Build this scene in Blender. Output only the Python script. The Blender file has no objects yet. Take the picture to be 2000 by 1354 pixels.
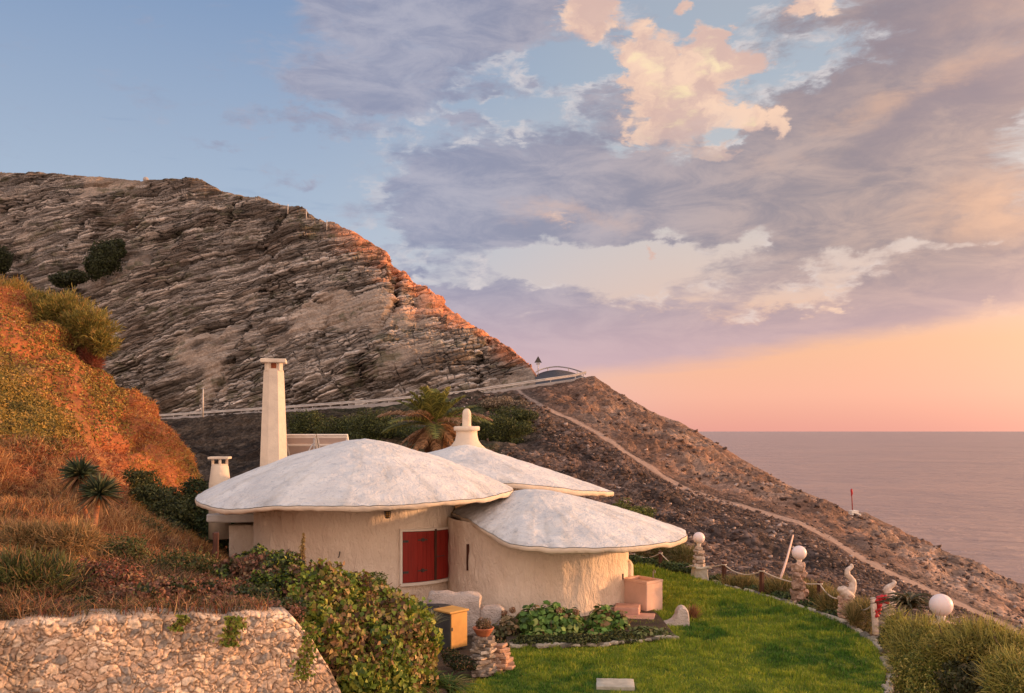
import bpy, bmesh, math, random
import numpy as np

# ------------------------------------------------------------------ scene, camera, sun
scene = bpy.context.scene
COL = scene.collection
R = math.radians
F, HY, H = 1700.0, 841.0, 3.8          # focal length in photo pixels, eye line row, eye height in metres

cam_d = bpy.data.cameras.new("camera")
cam_d.sensor_width = 36.0
cam_d.lens = 36.0 * F / 2000.0
cam_d.shift_y = (HY - 677.0) / 2000.0
cam_d.clip_start = 0.1
cam_d.clip_end = 200000.0
cam = bpy.data.objects.new("camera", cam_d)
COL.objects.link(cam)
cam.location = (0, 0, H)
cam.rotation_euler = (R(90), 0, 0)
scene.camera = cam

SUN_AZ, SUN_EL = 75.0, 6.5             # degrees to the right of the view axis, above the horizon
sun_d = bpy.data.lights.new("sun", 'SUN')
sun_d.energy = 4.6
sun_d.angle = R(2.0)
sun_d.color = (1.0, 0.50, 0.22)
sun = bpy.data.objects.new("sun", sun_d)
COL.objects.link(sun)
sun.rotation_euler = (R(90 - SUN_EL), 0, R(180 - SUN_AZ))
scene.view_settings.view_transform = 'Standard'
scene.view_settings.look = 'None'
scene.view_settings.gamma = 1.0
scene.view_settings.exposure = 0.13
scene.view_settings.use_curve_mapping = False
scene.cycles.max_bounces = 6
scene.cycles.transparent_max_bounces = 8


def lin(r, g, b):
    f = lambda c: (c / 255 / 12.92) if c / 255 < 0.04045 else ((c / 255 + 0.055) / 1.055) ** 2.4
    return (f(r), f(g), f(b), 1.0)


# ------------------------------------------------------------------ node helper
class NG:
    def __init__(self, tree):
        self.t = tree
        self.t.nodes.clear()

    def n(self, kind, **kw):
        nd = self.t.nodes.new(kind)
        for k, v in kw.items():
            setattr(nd, k, v)
        return nd

    def put(self, sock, v):
        if isinstance(v, bpy.types.NodeSocket):
            self.t.links.new(v, sock)
        elif v is not None:
            sock.default_value = v

    def m(self, op, a, b=None, c=None, clamp=False):
        nd = self.n('ShaderNodeMath', operation=op, use_clamp=clamp)
        for i, v in enumerate((a, b, c)):
            self.put(nd.inputs[i], v)
        return nd.outputs[0]

    def vm(self, op, a, b=None, out=0):
        nd = self.n('ShaderNodeVectorMath', operation=op)
        self.put(nd.inputs[0], a)
        if b is not None:
            if op == 'SCALE':
                self.put(nd.inputs[3], b)
            else:
                self.put(nd.inputs[1], b)
        return nd.outputs[out]

    def ss(self, x, lo, hi, a=0.0, b=1.0):
        nd = self.n('ShaderNodeMapRange', interpolation_type='SMOOTHSTEP')
        for i, v in enumerate((x, lo, hi, a, b)):
            self.put(nd.inputs[i], v)
        return nd.outputs[0]

    def mix(self, f, a, b, blend='MIX'):
        nd = self.n('ShaderNodeMix', data_type='RGBA', blend_type=blend)
        self.put(nd.inputs[0], f)
        self.put(nd.inputs[6], a)
        self.put(nd.inputs[7], b)
        return nd.outputs[2]

    def ramp(self, f, stops, interp='LINEAR'):
        nd = self.n('ShaderNodeValToRGB')
        cr = nd.color_ramp
        cr.interpolation = interp
        while len(cr.elements) > 1:
            cr.elements.remove(cr.elements[-1])
        cr.elements[0].position = stops[0][0]
        cr.elements[0].color = stops[0][1]
        for p, c in stops[1:]:
            e = cr.elements.new(p)
            e.color = c
        self.put(nd.inputs[0], f)
        return nd.outputs[0]

    def noise(self, vec, scale, detail=4, rough=0.55, dist=0.0, col=False):
        nd = self.n('ShaderNodeTexNoise')
        self.put(nd.inputs['Vector'], vec)
        nd.inputs['Scale'].default_value = scale
        nd.inputs['Detail'].default_value = detail
        nd.inputs['Roughness'].default_value = rough
        nd.inputs['Distortion'].default_value = dist
        return nd.outputs[1 if col else 0]

    def mapping(self, vec, loc=(0, 0, 0), rot=(0, 0, 0), sc=(1, 1, 1), kind='POINT'):
        nd = self.n('ShaderNodeMapping', vector_type=kind)
        self.put(nd.inputs[0], vec)
        nd.inputs[1].default_value = loc
        nd.inputs[2].default_value = rot
        nd.inputs[3].default_value = sc
        return nd.outputs[0]

    def comb(self, x, y, z=0.0):
        nd = self.n('ShaderNodeCombineXYZ')
        for i, v in enumerate((x, y, z)):
            self.put(nd.inputs[i], v)
        return nd.outputs[0]


# ------------------------------------------------------------------ sky
def UV(px, py):
    az = math.atan((px - 1000) / F)
    return 1.7 * az, 1.7 * math.atan((HY - py) / F * math.cos(az))


def build_world():
    w = bpy.data.worlds.new("World")
    scene.world = w
    w.use_nodes = True
    w.cycles.sampling_method = 'MANUAL'
    w.cycles.sample_map_resolution = 512
    g = NG(w.node_tree)
    tc = g.n('ShaderNodeTexCoord')
    sx = g.n('ShaderNodeSeparateXYZ')
    g.put(sx.inputs[0], tc.outputs['Generated'])
    X, Y, Z = sx.outputs
    U = g.m('MULTIPLY', g.m('ARCTAN2', X, Y), 1.7)
    V = g.m('MULTIPLY', g.m('ARCSINE', Z), 1.7)
    D = tc.outputs['Generated']
    # nishita sky underneath
    sky = g.n('ShaderNodeTexSky')
    sky.sky_type = 'NISHITA'
    sky.sun_disc = False
    sky.sun_elevation = R(SUN_EL)
    sky.sun_rotation = R(SUN_AZ)
    sky.air_density = 1.0
    sky.dust_density = 1.5
    nish = g.vm('SCALE', sky.outputs[0], 0.10)
    left = g.ramp(g.m('DIVIDE', V, 2.67), [
        (0.0, lin(214, 196, 200)), (0.07, lin(198, 202, 212)), (0.13, lin(176, 192, 212)),
        (0.20, lin(158, 176, 202)), (0.30, lin(126, 152, 190)), (0.40, lin(150, 170, 200)), (0.6, lin(205, 208, 218)), (1, lin(220, 220, 226))])
    right = g.ramp(g.m('DIVIDE', V, 2.67), [
        (0.0, lin(238, 164, 150)), (0.025, lin(250, 182, 158)), (0.06, lin(247, 188, 152)), (0.10, lin(226, 196, 182)),
        (0.16, lin(206, 202, 200)), (0.24, lin(172, 184, 198)), (0.33, lin(165, 172, 186)), (0.6, lin(215, 205, 205)), (1, lin(220, 220, 226))])
    base = g.mix(g.ss(U, -0.5, 0.45), left, right)
    base = g.mix(0.88, nish, base)
    # warped picture of the sky in azimuth and elevation
    st = g.vm('MULTIPLY', D, (1, 1, 1.7))
    n1 = g.noise(st, 5.0, 6, 0.6, 0.2, col=True)
    n2 = g.noise(st, 26.0, 5, 0.6, 0.3, col=True)
    w1 = g.vm('MULTIPLY', g.vm('SUBTRACT', n1, (0.5, 0.5, 0.5)), (0.42, 0.20, 0))
    w2 = g.vm('MULTIPLY', g.vm('SUBTRACT', n2, (0.5, 0.5, 0.5)), (0.10, 0.06, 0))
    uv0 = g.comb(U, V, 0)
    uv = g.vm('ADD', g.vm('ADD', uv0, w1), w2)
    uvc = g.vm('ADD', g.vm('ADD', uv0, g.vm('SCALE', w1, 0.35)), g.vm('SCALE', w2, 1.1))

    def blob(vec, px, py, rx, ry, rot=0.0, wt=1.0, p=1.0):
        cu, cv = UV(px, py)
        v = g.mapping(vec, (cu, cv, 0), (0, 0, R(rot)), (rx / 1000, ry / 1000, 1), 'TEXTURE')
        ln = g.vm('LENGTH', v, out=1)
        return g.m('MULTIPLY', g.ss(ln, 1.5, 0.0), wt)

    def total(vec, lst):
        s = None
        for b in lst:
            x = blob(vec, *b)
            s = x if s is None else g.m('ADD', s, x)
        return s
    # long grey violet banks
    dens = total(uv, [
        (790, 60, 240, 130, 0, 1.8), (960, 20, 250, 80, 0, 1.4), (700, 190, 170, 36, -8, 1.3), (620, 245, 190, 16, -4, 0.75), (440, 268, 60, 12, 0, 0.6), (540, 342, 60, 12, 0, 0.7), (790, 362, 60, 12, 0, 0.7), (930, 245, 40, 18, -20, 0.8), (980, 190, 60, 16, 0, 0.7),
        (1062, 178, 50, 36, 0, 0.8),
        (980, 370, 270, 95, 0, 1.8), (850, 450, 230, 45, 0, 0.9), (1250, 400, 260, 110, 10, 1.1), (1240, 200, 120, 150, 0, 1.0),
        (1520, 420, 330, 120, 5, 1.2), (1820, 420, 300, 150, 5, 1.0), (1800, 70, 330, 150, 10, 1.7), (1600, 270, 300, 90, 10, 0.9),
        (1900, 240, 260, 55, 22, 1.2), (1000, 650, 420, 90, 0, 1.2), (1350, 650, 420, 80, 6, 1.3), (1730, 600, 420, 80, 6, 1.0),
        (880, 560, 160, 90, 0, 0.9), (1920, 520, 200, 110, 0, 1.0),
        (1090, 520, 200, 36, 6, -1.6), (1290, 480, 90, 26, 20, -1.3), (1600, 568, 180, 34, 6, -1.6), (1480, 468, 150, 20, 10, -1.3),
        (1720, 500, 140, 22, 8, -1.2), (1210, 515, 190, 40, 12, -0.9), (1880, 470, 90, 16, 10, -1.0), (1440, 225, 34, 44, 0, -1.6), (1220, 290, 40, 25, 0, -1.0), (1640, 110, 150, 50, 0, -1.2), (1180, 110, 110, 40, 0, -1.1),
        (700, 480, 90, 30, 0, -0.7), (850, 540, 70, 14, -20, -0.6),
    ])
    fine = g.noise(g.vm('MULTIPLY', D, (1, 1, 2.6)), 11.0, 8, 0.62, 0.4)
    fine2 = g.noise(g.vm('MULTIPLY', D, (1, 1, 3.2)), 30.0, 7, 0.65, 0.6)
    wisps = g.noise(g.mapping(D, (0, 0, 0), (0, 0, 0), (1, 1, 6)), 7.0, 7, 0.6, 0.3)
    dens = g.m('ADD', dens, g.m('ADD', g.m('MULTIPLY', g.m('SUBTRACT', fine, 0.5), 2.0), g.m('MULTIPLY', g.m('SUBTRACT', fine2, 0.5), 1.5)))
    # far away from the frame the clouds go on as noise only
    alpha = g.ss(dens, 0.12, 1.15)
    # flat cloud base that ends above the orange strip
    edge = g.m('SUBTRACT', V, g.m('ADD', 0.100, g.m('MULTIPLY', g.m('MAXIMUM', g.m('SUBTRACT', U, 0.16), 0.0), 0.135)))
    edge = g.m('ADD', edge, g.m('MULTIPLY', g.m('SUBTRACT', wisps, 0.5), 0.06))
    under = g.ss(edge, -0.014, 0.034)
    leftgate = g.ss(U, 0.14, 0.02)
    under = g.m('MAXIMUM', under, g.m('MULTIPLY', leftgate, g.ss(V, -0.1, 0.05)))
    alpha = g.m('MULTIPLY', alpha, under)
    # cloud body colour
    cl = g.mix(g.ss(U, -0.25, 0.75), lin(138, 143, 167), lin(143, 132, 138))
    ch = g.mix(g.ss(U, -0.25, 0.75), lin(168, 168, 184), lin(184, 160, 152))
    tone = g.noise(g.mapping(D, (3, 1, 0), (0, 0, 0), (1, 1, 3.2)), 12.0, 8, 0.66, 0.5)
    body = g.mix(g.ss(tone, 0.32, 0.68), cl, ch)
    body = g.mix(g.m('MULTIPLY', g.ss(V, 0.34, 0.08), 0.9), body, lin(206, 174, 180))
    dark = g.m('ADD', blob(uv, 1880, 215, 230, 45, 18, 1.0), blob(uv, 1780, 60, 330, 110, 8, 0.85))
    body = g.mix(g.m('MULTIPLY', dark, 0.85, clamp=True), body, lin(134, 124, 136))
    warm = g.m('ADD', g.m('ADD', blob(uv, 1980, 400, 180, 60, 0, 1.0), blob(uv, 1800, 200, 240, 34, 14, 0.7)), g.m('ADD', blob(uv, 1120, 425, 120, 20, 0, 0.7), blob(uv, 1960, 20, 90, 70, 0, 0.4)))
    warm = g.m('MULTIPLY', warm, g.ss(fine, 0.35, 0.62))
    body = g.mix(g.m('MULTIPLY', warm, 0.55, clamp=True), body, lin(240, 188, 150))
    col = g.mix(g.m('MULTIPLY', alpha, 0.93), base, body)
    # pale torn rims between banks and clear sky
    rim = g.m('MULTIPLY', g.ss(dens, 0.10, 0.45), g.ss(dens, 0.90, 0.5))
    rim = g.m('MULTIPLY', g.m('MULTIPLY', g.m('MULTIPLY', rim, under), g.ss(n2, 0.45, 0.65)), g.ss(U, -0.42, -0.12))
    col = g.mix(g.m('MULTIPLY', rim, 0.55), col, lin(226, 214, 210))
    # heaps of cumulus caught by the low sun
    lit = total(uvc, [
        (1160, 20, 72, 60, 0, 1.3), (1320, 150, 100, 85, 0, 1.2), (1255, 52, 30, 18, 0, 1.0), (1400, 90, 46, 46, 0, 1.3), (1460, 118, 50, 30, 0, 1.1),
        (1350, 235, 150, 75, 0, 0.9), (1265, 110, 50, 40, 0, 0.9), (1470, 215, 50, 24, 0, 0.8), (1490, 232, 40, 22, 0, 0.9), (1550, 240, 24, 26, 0, 1.1), (1412, 292, 46, 15, 0, 1.2),
        (1250, 262, 28, 14, 0, 0.9), (1592, 4, 48, 22, 0, 1.3), (1358, 10, 24, 16, 0, 1.0), (1262, 490, 16, 14, 0, 0.9), (1100, 430, 110, 16, 0, 0.55), (1640, 604, 46, 8, 0, 0.8),
    ])
    puff = g.n('ShaderNodeTexVoronoi')
    g.put(puff.inputs['Vector'], uvc)
    puff.inputs['Scale'].default_value = 22.0
    lit = g.m('ADD', lit, g.m('ADD', g.m('MULTIPLY', g.m('SUBTRACT', fine, 0.5), 1.3), g.m('MULTIPLY', g.m('SUBTRACT', fine2, 0.5), 1.4)))
    lit = g.m('SUBTRACT', lit, g.m('MULTIPLY', puff.outputs['Distance'], 0.25))
    la = g.m('MULTIPLY', g.ss(lit, 0.30, 0.80), g.m('SUBTRACT', 1.0, g.m('MULTIPLY', blob(uvc, 1330, 350, 260, 90), 0.85), clamp=True))
    shade = g.ss(g.noise(g.vm('ADD', uvc, (0.02, 0.03, 0)), 9.0, 6, 0.6), 0.40, 0.62)
    lc = g.mix(shade, lin(212, 178, 166), lin(243, 206, 180))
    lc = g.mix(g.m('MULTIPLY', g.ss(lit, 1.2, 1.9), 0.7), lc, lin(252, 232, 182))
    col = g.mix(g.m('MULTIPLY', la, 0.92), col, lc)
    # faint small clouds on the left
    sc = g.m('MULTIPLY', g.ss(wisps, 0.60, 0.72), g.m('MULTIPLY', g.ss(U, 0.0, -0.35), g.ss(V, 0.30, 0.45)))
    col = g.mix(g.m('MULTIPLY', sc, 0.30), col, lin(132, 152, 182))
    # glow round the low sun, off to the right of the photograph
    sd = (math.sin(R(SUN_AZ)) * math.cos(R(4)), math.cos(R(SUN_AZ)) * math.cos(R(4)), math.sin(R(4)))
    dt = g.vm('DOT_PRODUCT', D, sd, out=1)
    glow = g.m('POWER', g.m('MAXIMUM', dt, 0.0), 9.0)
    col = g.mix(1.0, col, g.vm('SCALE', (1.0, 0.50, 0.25), g.m('MULTIPLY', glow, 3.2)), 'ADD')
    # behind and above the camera the unseen sky is brightened as added warm fill light
    back = g.m('MULTIPLY', g.ss(Y, 0.15, -0.5), 0.85)
    col = g.mix(back, col, g.mix(g.ss(V, 0.2, 1.5), (2.15, 1.42, 1.02, 1), (1.05, 0.98, 1.02, 1)))
    # below the horizon the dim sea
    col = g.mix(g.ss(V, -0.02, -0.06), col, (0.16, 0.12, 0.12, 1))
    bg = g.n('ShaderNodeBackground')
    g.put(bg.inputs[0], col)
    bg.inputs[1].default_value = 1.0
    out = g.n('ShaderNodeOutputWorld')
    g.put(out.inputs[0], bg.outputs[0])


build_world()


# ------------------------------------------------------------------ numbers
rng = np.random.default_rng(11)


def P(px, py, d):
    return np.array([(px - 1000) / F * d, d, H + (HY - py) / F * d])


def hsh(ix, iy, iz=0, s=0):
    ix = np.asarray(ix, dtype=np.int64)
    iy = np.asarray(iy, dtype=np.int64)
    iz = np.asarray(iz, dtype=np.int64)
    h = (ix * 73856093) ^ (iy * 19349663) ^ (iz * 83492791) ^ (s * 2654435761 + 12345)
    h &= 0xffffffff
    h = ((h ^ (h >> 15)) * 0x2c1b3c6d) & 0xffffffff
    h = ((h ^ (h >> 12)) * 0x297a2d39) & 0xffffffff
    h ^= h >> 15
    return h / 4294967296.0


def vn(p, s=0):
    q = np.floor(p).astype(np.int64)
    f = p - q
    f = f * f * (3 - 2 * f)
    o = 0.0
    for dx in (0, 1):
        wx = f[:, 0] if dx else 1 - f[:, 0]
        for dy in (0, 1):
            wy = f[:, 1] if dy else 1 - f[:, 1]
            for dz in (0, 1):
                wz = f[:, 2] if dz else 1 - f[:, 2]
                o = o + hsh(q[:, 0] + dx, q[:, 1] + dy, q[:, 2] + dz, s) * wx * wy * wz
    return o * 2 - 1


def fbm(p, sc, oct=4, s=0, gain=0.5):
    p = np.asarray(p, float) / sc
    o, a = 0.0, 1.0
    for k in range(oct):
        o = o + a * vn(p * (2.03 ** k) + 17.3 * k, s + k)
        a *= gain
    return o


def sstep(a, b, x):
    t = np.clip((x - a) / (b - a), 0, 1)
    return t * t * (3 - 2 * t)


def voro(u, v, s=0, jit=0.9):
    """2-D cells: distance to the nearest edge, and a random number per cell"""
    iu, iv = np.floor(u).astype(np.int64), np.floor(v).astype(np.int64)
    d1 = np.full(u.shape, 9.0)
    d2 = np.full(u.shape, 9.0)
    cid = np.zeros(u.shape)
    for a in (-1, 0, 1):
        for b in (-1, 0, 1):
            cu, cv = iu + a, iv + b
            x = cu + 0.5 + jit * (hsh(cu, cv, 1, s) - 0.5) - u
            y = cv + 0.5 + jit * (hsh(cu, cv, 2, s) - 0.5) - v
            d = np.sqrt(x * x + y * y)
            near = d < d1
            d2 = np.where(near, d1, np.minimum(d2, d))
            cid = np.where(near, hsh(cu, cv, 3, s), cid)
            d1 = np.where(near, d, d1)
    return d2 - d1, cid


# ------------------------------------------------------------------ objects
def tag(o, label=None, cat=None, group=None, kind=None):
    for k, v in (('label', label), ('category', cat), ('group', group), ('kind', kind)):
        if v:
            o[k] = v
    return o


def thing(name, loc, label, cat, group=None):
    o = bpy.data.objects.new(name, None)
    o.empty_display_size = 0.1
    COL.objects.link(o)
    o.location = [float(c) for c in loc]
    return tag(o, label, cat, group)


def wloc(o):
    v = np.zeros(3)
    while o is not None:
        v += np.array(o.location[:])
        o = o.parent
    return v


def mk(name, V, Fs, mat, parent=None, smooth=True, tint=None, loc=None):
    """one mesh object; V in world space, Fs a list of tuples or an int array (n,3)/(n,4)"""
    V = np.asarray(V, float).reshape(-1, 3)
    off = wloc(parent) if parent is not None else np.zeros(3)
    if loc is not None:
        off = np.asarray(loc, float)
    me = bpy.data.meshes.new(name)
    W = V - off
    if isinstance(Fs, np.ndarray):
        n, k = Fs.shape
        me.vertices.add(len(W))
        me.vertices.foreach_set('co', W.astype(np.float32).ravel())
        me.loops.add(n * k)
        me.loops.foreach_set('vertex_index', Fs.astype(np.int32).ravel())
        me.polygons.add(n)
        me.polygons.foreach_set('loop_start', np.arange(0, n * k, k, dtype=np.int32))
        me.polygons.foreach_set('loop_total', np.full(n, k, dtype=np.int32))
        me.update(calc_edges=True)
    else:
        me.from_pydata([tuple(map(float, w)) for w in W], [], [tuple(int(i) for i in f) for f in Fs])
        me.update()
    if smooth:
        me.polygons.foreach_set('use_smooth', np.ones(len(me.polygons), dtype=bool))
    if tint is not None:
        a = me.color_attributes.new('tint', 'FLOAT_COLOR', 'POINT')
        c = np.ones((len(W), 4), dtype=np.float32)
        c[:, :np.shape(tint)[-1]] = tint
        a.data.foreach_set('color', c.ravel())
    if mat is not None:
        me.materials.append(mat)
    o = bpy.data.objects.new(name, me)
    COL.objects.link(o)
    if parent is not None:
        o.parent = parent
    elif loc is not None:
        o.location = [float(c) for c in loc]
    return o


def join(parts):
    V, Fs, n = [], [], 0
    for v, f in parts:
        v = np.asarray(v, float).reshape(-1, 3)
        V.append(v)
        Fs += [tuple(i + n for i in q) for q in f]
        n += len(v)
    return np.concatenate(V), Fs


def tube(pts, rad, n=8, cap=True, flat=1.0):
    pts = np.asarray(pts, float)
    rad = np.broadcast_to(np.asarray(rad, float), (len(pts),))
    tg = np.gradient(pts, axis=0)
    tg /= np.linalg.norm(tg, axis=1)[:, None] + 1e-9
    up = np.array([0, 0, 1.0]) if abs(tg[0][2]) < 0.9 else np.array([0, 1.0, 0])
    a = np.cross(tg[0], up)
    a /= np.linalg.norm(a)
    V = []
    for i in range(len(pts)):
        a = a - tg[i] * a.dot(tg[i])
        a /= np.linalg.norm(a) + 1e-9
        b = np.cross(tg[i], a)
        for k in range(n):
            t = 2 * math.pi * k / n
            V.append(pts[i] + rad[i] * (math.cos(t) * a + math.sin(t) * b * flat))
    Fs = []
    for i in range(len(pts) - 1):
        for k in range(n):
            k2 = (k + 1) % n
            Fs.append((i * n + k, i * n + k2, (i + 1) * n + k2, (i + 1) * n + k))
    if cap:
        Fs.append(tuple(range(n - 1, -1, -1)))
        Fs.append(tuple((len(pts) - 1) * n + k for k in range(n)))
    return np.array(V), Fs


def lathe(c, prof, n=32, capb=True, capt=True, nz=0.0, seed=0):
    """prof: list of (radius, z) upward"""
    V, Fs = [], []
    for r, z in prof:
        for k in range(n):
            t = 2 * math.pi * k / n
            V.append((c[0] + r * math.cos(t), c[1] + r * math.sin(t), c[2] + z))
    for i in range(len(prof) - 1):
        for k in range(n):
            k2 = (k + 1) % n
            Fs.append((i * n + k, i * n + k2, (i + 1) * n + k2, (i + 1) * n + k))
    if capb:
        Fs.append(tuple(range(n - 1, -1, -1)))
    if capt:
        Fs.append(tuple((len(prof) - 1) * n + k for k in range(n)))
    V = np.array(V)
    if nz:
        V = V + nz * np.stack([fbm(V + 50 * j + seed, 0.12, 3) for j in range(3)], 1)
    return V, Fs


def bbox(c, size, rz=0.0, bev=0.01, seg=2, nz=0.0, sub=0, tilt=(0, 0), sc=0.12, taper=1.0):
    bm = bmesh.new()
    bmesh.ops.create_cube(bm, size=1)
    for v in bm.verts:
        k = taper if v.co.z > 0 else 1.0
        v.co.x *= size[0] * k
        v.co.y *= size[1] * k
        v.co.z *= size[2]
    if bev:
        bmesh.ops.bevel(bm, geom=list(bm.edges), offset=min(bev, min(size) * 0.45), segments=seg, affect='EDGES', profile=0.5)
    if sub:
        bmesh.ops.subdivide_edges(bm, edges=list(bm.edges), cuts=sub, use_grid_fill=True)
    V = np.array([v.co[:] for v in bm.verts])
    Fs = [tuple(v.index for v in f.verts) for f in bm.faces]
    bm.free()
    if nz:
        q = V + np.array(c) * 3.1
        V = V + nz * np.stack([fbm(q + 31 * j, sc, 2) for j in range(3)], 1)
    for ang, (i, j) in ((tilt[0], (1, 2)), (tilt[1], (2, 0)), (rz, (0, 1))):
        if ang:
            a, b = V[:, i].copy(), V[:, j].copy()
            V[:, i] = a * math.cos(ang) - b * math.sin(ang)
            V[:, j] = a * math.sin(ang) + b * math.cos(ang)
    return V + np.array(c), Fs


def ball(c, r, sub=3, nz=0.0, squash=(1, 1, 1), sc=0.3):
    bm = bmesh.new()
    bmesh.ops.create_icosphere(bm, subdivisions=sub, radius=1.0)
    V = np.array([v.co[:] for v in bm.verts])
    Fs = [tuple(v.index for v in f.verts) for f in bm.faces]
    bm.free()
    if nz:
        V = V * (1 + nz * fbm(V + np.array(c), sc / r, 3))[:, None]
    return V * r * np.array(squash) + np.array(c), Fs


def pchip(Y, ts):
    """Y (K, ...) at integer knots, monotone cubic at ts"""
    Y = np.asarray(Y, float)
    D = np.diff(Y, axis=0)
    M = np.zeros_like(Y)
    M[0], M[-1] = D[0], D[-1]
    a, b = D[:-1], D[1:]
    M[1:-1] = np.where(a * b > 0, 2 * a * b / (a + b + 1e-12 * np.sign(a + b + 1e-30)), 0)
    k = np.clip(np.floor(ts).astype(int), 0, len(Y) - 2)
    t = (ts - k).reshape((-1,) + (1,) * (Y.ndim - 1))
    return ((1 + 2 * t) * (1 - t) ** 2 * Y[k] + t * (1 - t) ** 2 * M[k] + t * t * (3 - 2 * t) * Y[k + 1] + t * t * (t - 1) * M[k + 1])


class Sheet:
    """a terrain sheet lofted through survey lines (each a list of (px, py, depth))"""

    def __init__(self, rows, xs, nseg):
        K = []
        for row in rows:
            row = np.array(row, float)
            py = np.interp(xs, row[:, 0], row[:, 1])
            d = np.interp(xs, row[:, 0], row[:, 2])
            K.append(np.stack([(xs - 1000) / F * d, d, H + (HY - py) / F * d], 1))
        K = np.array(K)
        ts = np.concatenate([np.arange(n) / n + i for i, n in enumerate(nseg)] + [[len(nseg)]])
        G = pchip(K, ts)
        self.nr, self.nc = G.shape[:2]
        self.G = G
        self.ts = ts
        self.xs = xs

    def normals(self):
        G = self.G
        a = np.gradient(G, axis=0)
        b = np.gradient(G, axis=1)
        n = np.cross(b, a)
        n /= np.linalg.norm(n, axis=2)[..., None] + 1e-9
        return n

    def displace(self, amt):
        self.G = self.G + self.normals() * amt.reshape(self.nr, self.nc)[..., None]

    def flat(self):
        return self.G.reshape(-1, 3)

    def T(self):
        return np.repeat(self.ts, self.nc)

    def faces(self):
        i = np.arange(self.nr - 1)[:, None] * self.nc + np.arange(self.nc - 1)[None]
        i = i.ravel()
        return np.stack([i, i + 1, i + self.nc + 1, i + self.nc], 1)

    def sample(self, n, tlo=None, thi=None, rg=rng):
        """random points on the sheet by area: position, normal, photo column/row"""
        V = self.flat()
        Q = self.faces()
        a, b, c, d = (V[Q[:, k]] for k in range(4))
        ar = np.linalg.norm(np.cross(b - a, d - a), axis=1)
        # weight by how large the patch shows
        ar = ar / (a[:, 1] ** 2)
        if tlo is not None:
            tt = self.T()[Q[:, 0]]
            ar = ar * ((tt >= tlo) & (tt <= thi))
        idx = rg.choice(len(Q), n, p=ar / ar.sum())
        u, v = rg.random(n)[:, None], rg.random(n)[:, None]
        p = (a[idx] * (1 - u) + b[idx] * u) * (1 - v) + (d[idx] * (1 - u) + c[idx] * u) * v
        nn = np.cross(b[idx] - a[idx], d[idx] - a[idx])
        nn /= np.linalg.norm(nn, axis=1)[:, None] + 1e-12
        return p, nn, 1000 + p[:, 0] / p[:, 1] * F, HY - (p[:, 2] - H) / p[:, 1] * F


def proj(p):
    return 1000 + p[:, 0] / p[:, 1] * F, HY - (p[:, 2] - H) / p[:, 1] * F


# ------------------------------------------------------------------ foliage makers
def unit(v):
    return v / (np.linalg.norm(v, axis=-1, keepdims=True) + 1e-9)


def pick(pal, w, n, rg, jit=0.25):
    pal = np.array(pal, float)
    w = np.array(w, float)
    c = pal[rg.choice(len(pal), n, p=w / w.sum())]
    return c * (1 + jit * (rg.random((n, 1)) * 2 - 1))


def leaves_at(pos, nrm, size, tint, rg, droop=0.3, aspect=0.5, fold=0.25, spread=0.7):
    """one folded four-cornered leaf at each position"""
    n = len(pos)
    nn = unit(nrm + spread * rg.normal(size=(n, 3)))
    t = np.cross(nn, rg.normal(size=(n, 3)))
    t = unit(unit(t) + np.array([0, 0, -droop]))
    nn = unit(nn - t * (nn * t).sum(1)[:, None])
    s = np.cross(nn, t)
    L = (size * (0.6 + 0.8 * rg.random(n)))[:, None]
    a = pos - t * L * 0.5
    b = pos + s * L * aspect * 0.5 + nn * L * fold * 0.5
    c = pos + t * L * 0.5 - nn * L * 0.1
    d = pos - s * L * aspect * 0.5 + nn * L * fold * 0.5
    V = np.stack([a, b, c, d], 1).reshape(-1, 3)
    i = np.arange(n)[:, None] * 4
    Fq = np.concatenate([i + np.array([0, 1, 2]), i + np.array([0, 2, 3])])
    return V, Fq, np.repeat(tint, 4, axis=0)


def blades_at(pos, nrm, length, width, tint, rg, lean=0.5, up=1.0, segs=2, curl=0.5):
    """bent blades of grass; two segments each"""
    n = len(pos)
    g = unit(nrm + up * np.array([0, 0, 1.0]) + lean * rg.normal(size=(n, 3)))
    side = unit(np.cross(g, rg.normal(size=(n, 3))))
    out = unit(np.cross(side, g))
    L = (length * (0.5 + rg.random(n)))[:, None]
    W = (np.ones(n) * width)[:, None]
    p0 = pos
    p1 = pos + g * L * 0.55 + out * L * 0.06 * curl
    p2 = pos + g * L * 0.9 + out * L * 0.45 * curl - np.array([0, 0, 1.0]) * L * 0.12 * curl
    V = np.stack([p0 - side * W * 0.5, p0 + side * W * 0.5, p1 + side * W * 0.4, p1 - side * W * 0.4, p2], 1).reshape(-1, 3)
    i = np.arange(n)[:, None] * 5
    Fq = np.concatenate([i + np.array([0, 1, 2]), i + np.array([0, 2, 3]), i + np.array([3, 2, 4])])
    return V, Fq, np.repeat(tint, 5, axis=0)


def cat3(parts):
    V, Fq, C, n = [], [], [], 0
    for v, f, c in parts:
        V.append(v)
        Fq.append(f + n)
        C.append(c)
        n += len(v)
    return np.concatenate(V), np.concatenate(Fq), np.concatenate(C)


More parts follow.
